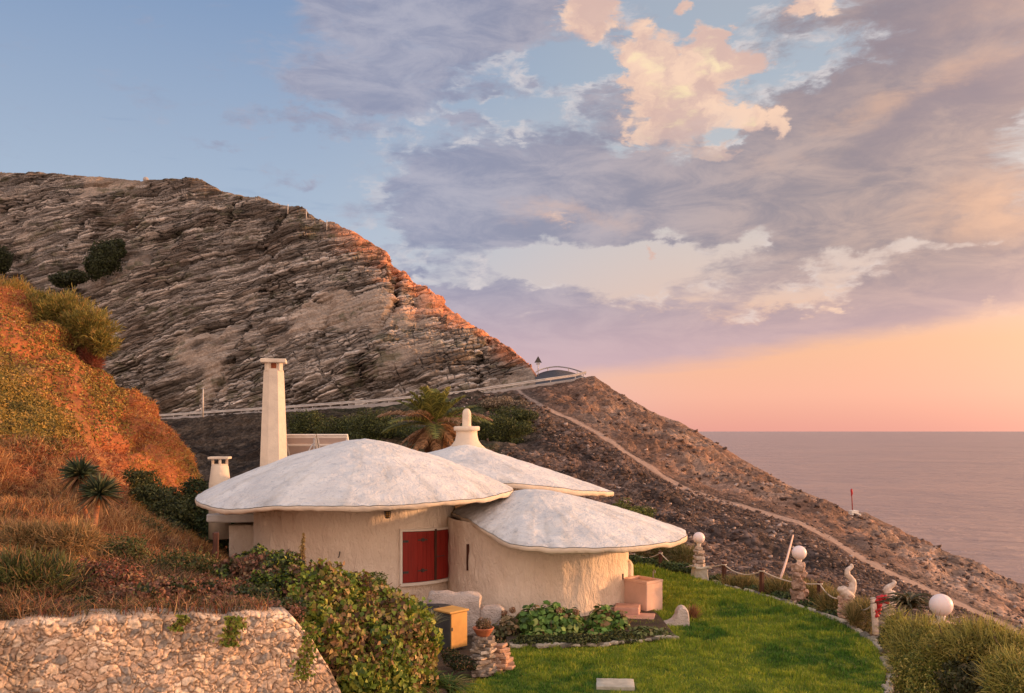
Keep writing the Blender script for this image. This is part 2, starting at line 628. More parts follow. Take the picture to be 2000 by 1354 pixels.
def lump_points(lumps, n, rg, rough=0.28, inner=0.55):
    """points in the outer shell of a set of uneven ellipsoids [(centre, (rx,ry,rz))]"""
    L = [(np.array(c, float), np.array(r, float)) for c, r in lumps]
    w = np.array([r[0] * r[2] + r[0] * r[1] for c, r in L])
    idx = rg.choice(len(L), n, p=w / w.sum())
    C = np.array([c for c, r in L])[idx]
    Rr = np.array([r for c, r in L])[idx]
    d = unit(rg.normal(size=(n, 3)))
    rad = inner + (1.08 - inner) * rg.random(n) ** 0.5
    q = d * Rr
    rad = rad * (1 + rough * fbm(C * 1.7 + q, 0.45 * float(np.mean(Rr)), 3, 5))
    p = C + q * rad[:, None]
    keep = np.ones(n, bool)
    for k, (c, r) in enumerate(L):
        e = np.linalg.norm((p - c) / r, axis=1)
        keep &= ~((idx != k) & (e < 0.55))
    nn = unit(d / Rr)
    return p[keep], nn[keep]


def bush(name, lumps, n, size, pal, wts, label=None, cat=None, group=None, parent=None, seed=1, mat=None,
         droop=0.3, aspect=0.5, rough=0.28, inner=0.5, blades=None, stems=True, part='foliage', base=None, jit=0.3, patch=None):
    rg = np.random.default_rng(seed)
    p, nn = lump_points(lumps, n, rg, rough, inner)
    if patch is not None:
        k = sstep(-0.2, 0.3, fbm(p, patch[2], 2, seed))
        c = np.where((rg.random(len(p)) < k)[:, None], pick(pal, wts, len(p), rg, jit), pick(patch[0], patch[1], len(p), rg, jit))
    else:
        c = pick(pal, wts, len(p), rg, jit)
    if blades:
        V, Fq, C = blades_at(p, nn, blades[0], blades[1], c, rg, lean=0.5, up=0.6)
    else:
        V, Fq, C = leaves_at(p, nn, size, c, rg, droop, aspect)
    root = parent
    if root is None:
        cs = np.array([c for c, r in lumps])
        b = cs.mean(0)
        b[2] = min((c[2] - r[2]) for c, r in lumps) if base is None else base
        root = thing(name, b, label, cat or 'shrub', group)
    o = mk(part, V, Fq, mat or M['leaf'], root, smooth=False, tint=C)
    if stems:
        tb = []
        b0 = np.array(root.location[:])
        for c, r in lumps:
            for k in range(5):
                e = np.array(c) + rg.normal(size=3) * np.array(r) * 0.45
                s = np.array([c[0] + rg.normal() * 0.1, c[1] + rg.normal() * 0.1, c[2] - r[2] * 1.0])
                m = (s + e) / 2 + rg.normal(size=3) * 0.12 * r[0]
                tb.append(tube([s, m, e], [0.022 * r[0] / 0.5, 0.015 * r[0] / 0.5, 0.006], 5))
        V, Fq = join(tb)
        mk('stem', V, Fq, M['bark'], root)
    return root


# ------------------------------------------------------------------ materials
M = {}


def new_mat(name):
    m = bpy.data.materials.new(name)
    m.use_nodes = True
    g = NG(m.node_tree)
    out = g.n('ShaderNodeOutputMaterial')
    b = g.n('ShaderNodeBsdfPrincipled')
    g.put(out.inputs[0], b.outputs[0])
    b.inputs['Specular IOR Level'].default_value = 0.3
    M[name] = m
    return g, b, out


def bump(g, b, h, strength=0.5, dist=0.02):
    nd = g.n('ShaderNodeBump')
    nd.inputs['Strength'].default_value = strength
    nd.inputs['Distance'].default_value = dist
    g.put(nd.inputs['Height'], h)
    g.put(b.inputs['Normal'], nd.outputs[0])


def simple(name, c1, c2, scale=3.0, rough=0.8, bs=0.4, bd=0.02, bscale=12.0, spec=0.3, metal=0.0, stretch=(1, 1, 1)):
    g, b, o = new_mat(name)
    geo = g.n('ShaderNodeNewGeometry').outputs['Position']
    geo = g.vm('MULTIPLY', geo, stretch)
    n = g.noise(geo, scale, 5, 0.6)
    g.put(b.inputs['Base Color'], g.mix(g.ss(n, 0.3, 0.7), tuple(c1) + (1,), tuple(c2) + (1,)))
    b.inputs['Roughness'].default_value = rough
    b.inputs['Specular IOR Level'].default_value = spec
    b.inputs['Metallic'].default_value = metal
    if bs:
        bump(g, b, g.noise(geo, bscale, 6, 0.65), bs, bd)
    return m_last(name)


def m_last(name):
    return M[name]


def build_mats():
    # foliage with a colour of its own per leaf
    for name, tr, rough in (('leaf', 0.25, 0.55), ('dry', 0.15, 0.8)):
        g, b, o = new_mat(name)
        a = g.n('ShaderNodeAttribute', attribute_name='tint')
        g.put(b.inputs['Base Color'], a.outputs['Color'])
        b.inputs['Roughness'].default_value = rough
        t = g.n('ShaderNodeBsdfTranslucent')
        g.put(t.inputs[0], a.outputs['Color'])
        mx = g.n('ShaderNodeMixShader')
        mx.inputs[0].default_value = tr
        g.put(mx.inputs[1], b.outputs[0])
        g.put(mx.inputs[2], t.outputs[0])
        g.put(o.inputs[0], mx.outputs[0])
    # stone and earth with a colour of its own per point, roughened by noise
    for name, sc, bs, bd in (('rock', 2.2, 0.6, 0.12), ('stone', 30.0, 0.6, 0.01)):
        g, b, o = new_mat(name)
        a = g.n('ShaderNodeAttribute', attribute_name='tint')
        pos = g.n('ShaderNodeNewGeometry').outputs['Position']
        n = g.noise(pos, sc, 6, 0.68)
        n2 = g.noise(pos, sc * 0.11, 3, 0.6)
        v = g.m('MULTIPLY', g.ss(n, 0.25, 0.75, 0.62, 1.35), g.ss(n2, 0.3, 0.7, 0.82, 1.16))
        g.put(b.inputs['Base Color'], g.vm('SCALE', a.outputs['Color'], v))
        b.inputs['Roughness'].default_value = 0.9
        b.inputs['Specular IOR Level'].default_value = 0.15
        bump(g, b, n, bs, bd)
    # bedded cliff rock and loose scree: cracked cells laid along the beds
    for name, dip, scl, warp, cell, amt in (('cliff', 17, (0.20, 0.14, 1.45), 0.6, 1.0, 0.70), ('cliff_fine', 12, (1.6, 1.2, 3.0), 0.4, 1.0, 0.45)):
        g, b, o = new_mat(name)
        a = g.n('ShaderNodeAttribute', attribute_name='tint')
        pos = g.n('ShaderNodeNewGeometry').outputs['Position']
        wv = g.vm('SCALE', g.vm('SUBTRACT', g.noise(pos, 0.22 if name == 'cliff' else 0.9, 3, 0.6, col=True), (0.5, 0.5, 0.5)), warp * 2)
        q = g.mapping(g.vm('ADD', pos, wv), (0, 0, 0), (0, R(dip), 0), (1, 1, 1))
        q = g.vm('MULTIPLY', q, scl)
        v1 = g.n('ShaderNodeTexVoronoi', feature='DISTANCE_TO_EDGE')
        g.put(v1.inputs['Vector'], q)
        v1.inputs['Scale'].default_value = cell
        v2 = g.n('ShaderNodeTexVoronoi')
        g.put(v2.inputs['Vector'], q)
        v2.inputs['Scale'].default_value = cell
        sx = g.n('ShaderNodeSeparateXYZ')
        g.put(sx.inputs[0], v2.outputs['Color'])
        crack = g.ss(v1.outputs['Distance'], 0.0, 0.10)
        region = g.ss(g.noise(pos, 0.07, 3, 0.6), 0.40, 0.58)
        n = g.noise(pos, 2.6, 7, 0.72)
        al = a.outputs['Alpha']
        cellv = g.m('ADD', 1.0, g.m('MULTIPLY', al, g.m('SUBTRACT', g.ss(sx.outputs[0], 0.0, 1.0, 0.62, 1.42), 1.0)))
        v = g.m('MULTIPLY', cellv, g.ss(n, 0.25, 0.75, 0.65, 1.35))
        dk = g.m('SUBTRACT', 1.0, g.m('MULTIPLY', g.m('MULTIPLY', al, g.m('SUBTRACT', 1.0, crack)), g.m('ADD', 0.35, g.m('MULTIPLY', region, amt - 0.15))))
        g.put(b.inputs['Base Color'], g.vm('SCALE', a.outputs['Color'], g.m('MULTIPLY', v, dk)))
        b.inputs['Roughness'].default_value = 0.92
        b.inputs['Specular IOR Level'].default_value = 0.12
        h = g.m('ADD', g.m('MULTIPLY', g.m('MULTIPLY', al, g.m('MINIMUM', v1.outputs['Distance'], 0.22)), 3.0), g.m('ADD', g.m('MULTIPLY', sx.outputs[1], 0.6), g.m('MULTIPLY', n, 0.7)))
        bump(g, b, h, 0.9, 0.30 if name == 'cliff' else 0.12)
    # hand-trowelled cream render
    g, b, o = new_mat('plaster')
    pos = g.n('ShaderNodeNewGeometry').outputs['Position']
    st = g.vm('MULTIPLY', pos, (1, 1, 0.42))
    big = g.noise(pos, 0.9, 4, 0.6)
    streak = g.noise(g.vm('MULTIPLY', pos, (7, 7, 0.6)), 1.0, 5, 0.6)
    c = g.mix(g.ss(big, 0.3, 0.7), (0.75, 0.61, 0.49, 1), (0.84, 0.72, 0.60, 1))
    c = g.mix(g.ss(streak, 0.55, 0.78, 0, 0.28), c, (0.50, 0.40, 0.33, 1))
    g.put(b.inputs['Base Color'], c)
    b.inputs['Roughness'].default_value = 0.85
    h = g.m('ADD', g.noise(st, 13.0, 4, 0.55, 0.8), g.m('MULTIPLY', g.noise(st, 44.0, 4, 0.6), 0.35))
    bump(g, b, h, 0.9, 0.06)
    # white painted roof skin with weather stains
    g, b, o = new_mat('roof_white')
    pos = g.n('ShaderNodeNewGeometry').outputs['Position']
    big = g.noise(pos, 1.1, 6, 0.65, 0.6)
    fine = g.noise(pos, 9.0, 7, 0.7, 0.4)
    scr = g.noise(g.vm('MULTIPLY', pos, (2.2, 2.2, 2.2)), 2.6, 8, 0.75, 1.5)
    c = g.mix(g.ss(big, 0.35, 0.65), (0.64, 0.63, 0.63, 1), (0.74, 0.72, 0.70, 1))
    c = g.mix(g.ss(scr, 0.54, 0.62, 0, 0.55), c, (0.40, 0.42, 0.46, 1))
    c = g.mix(g.ss(fine, 0.58, 0.72, 0, 0.45), c, (0.40, 0.38, 0.38, 1))
    rt = g.n('ShaderNodeAttribute', attribute_name='tint')
    g.put(b.inputs['Base Color'], g.vm('MULTIPLY', c, rt.outputs['Color']))
    b.inputs['Roughness'].default_value = 0.7
    h = g.m('ADD', g.noise(pos, 4.0, 6, 0.62, 0.6), g.m('MULTIPLY', g.noise(pos, 24.0, 4, 0.6), 0.25))
    bump(g, b, h, 0.9, 0.09)
    simple('roof_edge', (0.72, 0.60, 0.47), (0.60, 0.50, 0.40), 2.5, 0.85, 0.6, 0.03, 14)
    simple('white_lumpy', (0.66, 0.56, 0.50), (0.50, 0.42, 0.38), 6, 0.9, 0.9, 0.05, 26)
    simple('white_paint', (0.80, 0.73, 0.65), (0.72, 0.64, 0.56), 4, 0.6, 0.3, 0.01, 20)
    simple('pink_plaster', (0.76, 0.50, 0.40), (0.66, 0.43, 0.34), 3, 0.8, 0.3, 0.01, 30)
    simple('pink_tile', (0.62, 0.36, 0.28), (0.52, 0.29, 0.23), 5, 0.7, 0.2, 0.01, 30)
    simple('red_wood', (0.30, 0.020, 0.013), (0.21, 0.013, 0.009), 3, 0.5, 0.25, 0.006, 30, 0.4, 0, (6, 6, 0.5))
    simple('iron', (0.03, 0.025, 0.022), (0.06, 0.05, 0.045), 20, 0.5, 0.2, 0.004, 60, 0.5)
    simple('dark_wood', (0.10, 0.035, 0.02), (0.05, 0.02, 0.015), 6, 0.7, 0.5, 0.01, 30, 0.3, 0, (5, 5, 0.6))
    simple('bark', (0.16, 0.10, 0.06), (0.07, 0.045, 0.03), 9, 0.9, 0.8, 0.02, 26)
    simple('bark_orange', (0.42, 0.17, 0.07), (0.22, 0.09, 0.05), 8, 0.9, 0.8, 0.02, 40, 0.3, 0, (1, 1, 4))
    simple('rope', (0.62, 0.52, 0.42), (0.48, 0.40, 0.32), 30, 0.9, 0.6, 0.01, 90)
    simple('marble', (0.70, 0.57, 0.48), (0.46, 0.34, 0.27), 14, 0.6, 0.4, 0.01, 25)
    simple('red_paint', (0.50, 0.02, 0.03), (0.38, 0.015, 0.02), 12, 0.5, 0.3, 0.01, 40)
    simple('terracotta', (0.52, 0.17, 0.08), (0.38, 0.12, 0.06), 12, 0.8, 0.3, 0.01, 40)
    simple('dark_plastic', (0.03, 0.03, 0.035), (0.055, 0.05, 0.05), 8, 0.55, 0.2, 0.005, 30)
    simple('grey_cabinet', (0.10, 0.095, 0.085), (0.07, 0.065, 0.06), 5, 0.6, 0.3, 0.01, 20)
    simple('ochre_door', (0.66, 0.36, 0.10), (0.54, 0.28, 0.08), 3, 0.55, 0.2, 0.01, 16)  # sun's yellow on the cabinet put into the colour; also used for lantern glass
    simple('panel_back', (0.52, 0.40, 0.34), (0.46, 0.35, 0.30), 2, 0.5, 0.1, 0.005, 20)
    simple('metal', (0.45, 0.43, 0.42), (0.32, 0.30, 0.30), 3, 0.5, 0.2, 0.01, 10, 0.5, 0.4)
    simple('metal_warm', (0.62, 0.56, 0.50), (0.50, 0.44, 0.40), 1, 0.6, 0.2, 0.01, 10, 0.5, 0.2)
    simple('concrete', (0.42, 0.38, 0.36), (0.32, 0.29, 0.28), 0.8, 0.9, 0.4, 0.03, 6)
    simple('asphalt', (0.055, 0.055, 0.065), (0.045, 0.042, 0.05), 0.6, 0.85, 0.4, 0.02, 12)
    simple('soil', (0.10, 0.065, 0.04), (0.055, 0.04, 0.028), 3, 0.95, 0.9, 0.05, 12)
    simple('slab', (0.50, 0.46, 0.38), (0.36, 0.33, 0.27), 5, 0.9, 0.5, 0.01, 20)
    simple('glass_dark', (0.05, 0.04, 0.04), (0.08, 0.06, 0.05), 9, 0.15, 0, 0, 10, 0.6)
    simple('slab_white', (0.70, 0.68, 0.66), (0.58, 0.56, 0.55), 3, 0.8, 0.6, 0.03, 12)
    # frosted white globe
    g, b, o = new_mat('globe')
    b.inputs['Base Color'].default_value = (0.80, 0.66, 0.63, 1)
    b.inputs['Roughness'].default_value = 0.35
    b.inputs['Subsurface Weight'].default_value = 0.3
    b.inputs['Subsurface Radius'].default_value = (0.1, 0.06, 0.05)
    # lawn ground under the blades
    g, b, o = new_mat('lawn_ground')
    pos = g.n('ShaderNodeNewGeometry').outputs['Position']
    n = g.noise(pos, 1.2, 5, 0.65)
    n2 = g.noise(pos, 22.0, 4, 0.7)
    c = g.mix(g.ss(n, 0.35, 0.65), (0.05, 0.095, 0.010, 1), (0.13, 0.17, 0.018, 1))
    c = g.mix(g.ss(n2, 0.5, 0.75, 0, 0.6), c, (0.11, 0.11, 0.03, 1))
    g.put(b.inputs['Base Color'], c)
    b.inputs['Roughness'].default_value = 0.9
    bump(g, b, n2, 0.8, 0.04)
    # sea
    g, b, o = new_mat('sea')
    pos = g.n('ShaderNodeNewGeometry').outputs['Position']
    n = g.noise(g.vm('MULTIPLY', pos, (0.5, 1.0, 1.0)), 0.05, 8, 0.62, 0.4)
    n2 = g.noise(g.vm('MULTIPLY', pos, (0.5, 1.0, 1.0)), 0.0042, 4, 0.6, 0.3)
    g.put(b.inputs['Base Color'], g.mix(g.ss(n2, 0.3, 0.7), (0.34, 0.235, 0.22, 1), (0.40, 0.27, 0.24, 1)))
    b.inputs['Roughness'].default_value = 0.32
    b.inputs['IOR'].default_value = 1.33
    b.inputs['Specular IOR Level'].default_value = 0.5
    bump(g, b, g.m('ADD', g.m('ADD', n, g.m('MULTIPLY', g.noise(g.vm('MULTIPLY', pos, (0.4, 1.0, 1.0)), 0.16, 5, 0.65), 0.35)), g.m('MULTIPLY', n2, 6.0)), 1.0, 14.0)


build_mats()


# ------------------------------------------------------------------ sea
def build_sea():
    ys = np.concatenate([[-3000], np.geomspace(60, 70000, 40)])
    V = []
    for y in ys:
        for x in (-1, -0.3, 0.3, 1):
            V.append((x * 60000, y, -80.0))
    Fs = [(i * 4 + k, i * 4 + k + 1, i * 4 + k + 5, i * 4 + k + 4) for i in range(len(ys) - 1) for k in range(3)]
    tag(mk('sea', V, Fs, M['sea'], smooth=False), kind='structure')


build_sea()

# ------------------------------------------------------------------ big slope below the road, running down to the sea
PAR = [(-400, 850, 165), (200, 824, 155), (320, 820, 150), (560, 805, 136), (740, 793, 124), (900, 778, 119), (1065, 753, 120), (1120, 745, 122), (1146, 738, 123)]
RIDGE = PAR + [(1160, 737, 124), (1200, 762, 122), (1240, 785, 120), (1300, 815, 118), (1325, 822, 117), (1365, 845, 115), (1440, 892, 110), (1500, 925, 106), (1540, 950, 103),
               (1590, 972, 99), (1625, 985, 97), (1650, 1000, 95), (1690, 1004, 93), (1740, 1028, 90), (1790, 1052, 87), (1815, 1060, 86), (1835, 1078, 84), (1900, 1098, 80),
               (1990, 1140, 76), (2060, 1170, 73), (2400, 1340, 60)]


def build_hillside():
    xs = np.arange(-400, 2404, 2.2)
    r0 = [(-400, 1110, 26), (300, 1070, 28), (1000, 1040, 27), (1250, 1085, 26.2), (1340, 1126, 23.8), (1450, 1165, 20.8), (1600, 1215, 18.3), (1700, 1268, 16.2), (1760, 1330, 14.0), (1850, 1440, 11.5), (1950, 1560, 9.5), (2100, 1850, 7), (2400, 2400, 4.6)]
    r1 = [(-400, 1060, 46), (300, 1020, 46), (900, 985, 43), (1200, 1050, 39), (1400, 1098, 34), (1600, 1145, 29), (1800, 1215, 24), (2000, 1320, 19), (2300, 1500, 15)]
    r2 = [(-400, 980, 80), (300, 945, 80), (600, 910, 76), (900, 900, 70), (1200, 960, 62), (1400, 1022, 54), (1600, 1085, 47), (1800, 1160, 40), (2000, 1255, 34), (2300, 1400, 28)]
    r3 = [(-400, 900, 125), (300, 868, 118), (600, 848, 108), (900, 828, 96), (1060, 812, 95), (1200, 872, 90), (1300, 925, 84), (1400, 972, 77), (1560, 1020, 69), (1700, 1095, 60), (1800, 1145, 55), (1900, 1190, 50), (2000, 1236, 46), (2300, 1380, 38)]
    r4 = RIDGE
    b1 = [(x, (y - 2 if x < 1125 else y + 10), (d + 7 if x < 1125 else d + 8)) for x, y, d in RIDGE]
    b1 = [(x, y if x < 1140 else y + 6, d) for x, y, d in b1]
    b2 = [(x, y + 120, d + 45) for x, y, d in RIDGE]
    b3 = [(x, y + 420, d + 90) for x, y, d in RIDGE]
    S = Sheet([r0, r1, r2, r3, r4, b1, b2, b3], xs, [40, 70, 110, 130, 8, 14, 10])
    p = S.flat()
    T = S.T()
    amp = sstep(0, 0.4, T) * (1 - 0.75 * sstep(3.75, 4.0, T))
    sx, sy = proj(p)
    # long ribs running with the slope, and a band of ledges low on the seaward side
    big = (fbm(p, 14, 4, 3) * 1.0 + fbm(p, 4.0, 4, 9) * 0.4) * (1 - 0.6 * sstep(3.3, 4.0, T))
    rot = p.copy()
    rot[:, 0] = p[:, 0] * 0.5 + p[:, 2] * 1.0
    rot[:, 2] = (p[:, 2] * 0.5 - p[:, 0] * 0.22) * 3.2
    led = fbm(rot, 3.0, 4, 21)
    fine = fbm(p, 0.9, 3, 33)
    near = np.clip(p[:, 1] / 80, 0.25, 1)
    disp = (big + 0.45 * led + 0.3 * fine) * amp * near
    # the footpath is trodden flat
    path = [(1005, 757), (1030, 778), (1060, 796), (1100, 815), (1150, 838), (1200, 868), (1250, 902), (1300, 935), (1350, 960), (1400, 976), (1480, 997), (1560, 1022), (1620, 1052), (1700, 1102), (1760, 1130), (1800, 1148), (1900, 1194), (2000, 1238), (2300, 1385)]
    pyp = np.interp(sx, [a for a, b in path], [b for a, b in path])
    wob = fbm(p, 6, 2, 55) * 2.0
    dist = np.abs(sy + wob - pyp) / (F / p[:, 1])
    width = np.where(sx < 1400, 0.22, 0.20) * (1 + 0.30 * fbm(p, 2.5, 2, 57))
    calm = 1 - sstep(0.3, 1.6, dist) * 1.0
    on = (1 - sstep(width * 0.6, width * 1.25, dist)) * (sx > 1003)
    second = np.interp(sx, [1100, 1200, 1320, 1450, 1600], [775, 800, 868, 930, 985])
    calm = calm * (sx > 1003)
    S.displace(disp * (1 - 0.85 * calm))
    p = S.flat()
    # colours: dark scree by the house, tan weathered flank on the seaward shoulder, green scrub under the road
    scree = np.array([0.115, 0.074, 0.060])
    dark = np.array([0.045, 0.031, 0.026])
    tan = np.array([0.25, 0.165, 0.125])
    rust = np.array([0.20, 0.115, 0.080])
    green = np.array([0.032, 0.040, 0.014])
    k = sstep(-0.4, 0.5, fbm(p, 5, 4, 61))[:, None]
    c = scree * k + dark * (1 - k)
    sp = sstep(0.3, 0.8, fbm(p * np.array([1, 1, 2.5]), 0.7, 3, 77))[:, None]
    c = c * (1 - 0.5 * sp) + 0.5 * sp * np.array([0.20, 0.14, 0.12])
    cidx = np.tile(np.arange(S.nc), S.nr).astype(float)
    stk = np.stack([cidx / 90.0, T * 16.0, 0 * T], 1)
    streak = sstep(-0.1, 0.6, fbm(stk, 1.0, 4, 79))[:, None]
    c = c * (1 - 0.45 * streak) + 0.45 * streak * np.array([0.17, 0.115, 0.09])
    # above the path the ground is pale and bare
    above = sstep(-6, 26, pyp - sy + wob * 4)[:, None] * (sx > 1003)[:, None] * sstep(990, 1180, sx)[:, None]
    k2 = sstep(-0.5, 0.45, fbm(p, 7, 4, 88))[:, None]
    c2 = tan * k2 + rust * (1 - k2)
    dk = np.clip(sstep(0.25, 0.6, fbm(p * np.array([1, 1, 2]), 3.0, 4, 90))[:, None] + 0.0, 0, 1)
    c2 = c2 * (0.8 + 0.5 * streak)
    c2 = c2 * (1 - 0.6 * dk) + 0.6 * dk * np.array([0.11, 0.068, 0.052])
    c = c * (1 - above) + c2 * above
    g1 = sstep(1010, 930, sx) * sstep(500, 680, sx) * sstep(760, 800, sy) + np.exp(-((sx - 990) / 70) ** 2 - ((sy - 830) / 45) ** 2)
    g1 = np.clip(g1 * (0.55 + 0.6 * fbm(p, 5, 3, 93)), 0, 1)[:, None]
    c = c * (1 - g1) + green * g1
    g2 = sstep(760, 520, sx)[:, None] * 0.75
    c = c * (1 - g2) + g2 * (np.array([0.028, 0.022, 0.015]) * (0.4 + 1.5 * k))
    nearg = (1 - sstep(0.0, 0.7, T))[:, None] * sstep(1180, 1260, sx)[:, None]
    c = c * (1 - nearg) + nearg * np.array([0.12, 0.085, 0.04])
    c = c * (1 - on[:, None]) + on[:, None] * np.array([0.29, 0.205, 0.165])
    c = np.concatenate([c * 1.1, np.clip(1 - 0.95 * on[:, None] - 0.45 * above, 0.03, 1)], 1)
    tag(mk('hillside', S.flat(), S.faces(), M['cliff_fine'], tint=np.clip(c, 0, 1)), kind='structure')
    return S


HS = build_hillside()


def build_scree():
    """loose stones over the slope"""
    rg = np.random.default_rng(5)
    p, nn, sx, sy = HS.sample(120000, 0.35, 3.95, rg)
    pyp = np.interp(sx, [1005, 1150, 1300, 1560, 1700, 2000, 2300], [757, 838, 935, 1022, 1102, 1238, 1385])
    low = sy > pyp
    keep = (sx > 880) & (sy > 770) & (rg.random(len(p)) < np.where(low, 0.9, 0.28)) & (np.abs(sy - pyp) > 5)
    keep &= fbm(p, 6, 3, 7) > -0.45
    p, nn, low = p[keep], nn[keep], low[keep]
    n = len(p)
    s = (p[:, 1] / 70) * (0.035 + 0.16 * rg.random(n) ** 5)
    base = np.array([(1, 1, 1), (1, -1, .8), (-1, -1, 1), (-1, 1, .7), (.8, .9, -1), (1, -.9, -1), (-1, -.8, -1), (-.9, 1, -1)], float)
    q = base[None] * (0.55 + 0.6 * rg.random((n, 8, 3)))
    q *= (s[:, None, None] * np.array([1.3, 1.0, 0.6]))
    th = rg.random(n) * 6.28
    ct, st = np.cos(th)[:, None], np.sin(th)[:, None]
    x, y = q[..., 0].copy(), q[..., 1].copy()
    q[..., 0], q[..., 1] = x * ct - y * st, x * st + y * ct
    tl = rg.normal(size=n)[:, None] * 0.5
    x, z = q[..., 0].copy(), q[..., 2].copy()
    q[..., 0], q[..., 2] = x * np.cos(tl) - z * np.sin(tl), x * np.sin(tl) + z * np.cos(tl)
    V = (q + p[:, None] + nn[:, None] * s[:, None, None] * 0.2).reshape(-1, 3)
    fc = np.array([(0, 1, 2, 3), (7, 6, 5, 4), (0, 4, 5, 1), (1, 5, 6, 2), (2, 6, 7, 3), (3, 7, 4, 0)])
    Fq = (np.arange(n)[:, None, None] * 8 + fc[None]).reshape(-1, 4)
    c = pick([(0.17, 0.115, 0.095), (0.38, 0.29, 0.25), (0.085, 0.055, 0.045), (0.12, 0.078, 0.062)], [3, 0.9, 4, 4], n, rg, 0.3)
    tag(mk('loose_stones', V, Fq, M['rock'], smooth=False, tint=np.repeat(c, 8, 0)), 'loose brown and grey stones scattered over the dark slope beyond the garden', 'stones', kind='stuff')


build_scree()


# ------------------------------------------------------------------ the rock mountain
MRIDGE = [(-500, 322, 262.0), (-200, 330, 248.8), (0, 338, 240.0), (60, 341, 238.1), (100, 340, 236.8), (160, 344, 234.8), (200, 346, 233.5), (250, 350, 231.9), (290, 352, 230.6), (370, 352, 228.0), (400, 360, 225.7), (430, 375, 223.3), (470, 384, 220.2), (520, 393, 216.3), (545, 405, 214.3), (560, 409, 213.1), (575, 408, 212.0), (600, 420, 210.0), (625, 436, 206.9), (650, 446, 203.8), (690, 455, 198.8), (710, 466, 196.2), (745, 482, 191.9), (757, 488, 190.4), (765, 500, 189.2), (768, 514, 188.7), (790, 528, 185.2), (802, 545, 183.3), (812, 556, 181.7), (830, 562, 178.8), (850, 575, 175.6), (860, 585, 174.0), (864, 596, 173.4), (880, 606, 170.8), (920, 634, 164.4), (960, 657, 158.0), (1005, 688, 145.4), (1020, 700, 140.5), (1038, 716, 134.2), (1047, 730, 131.0), (1052, 740, 129.0)]


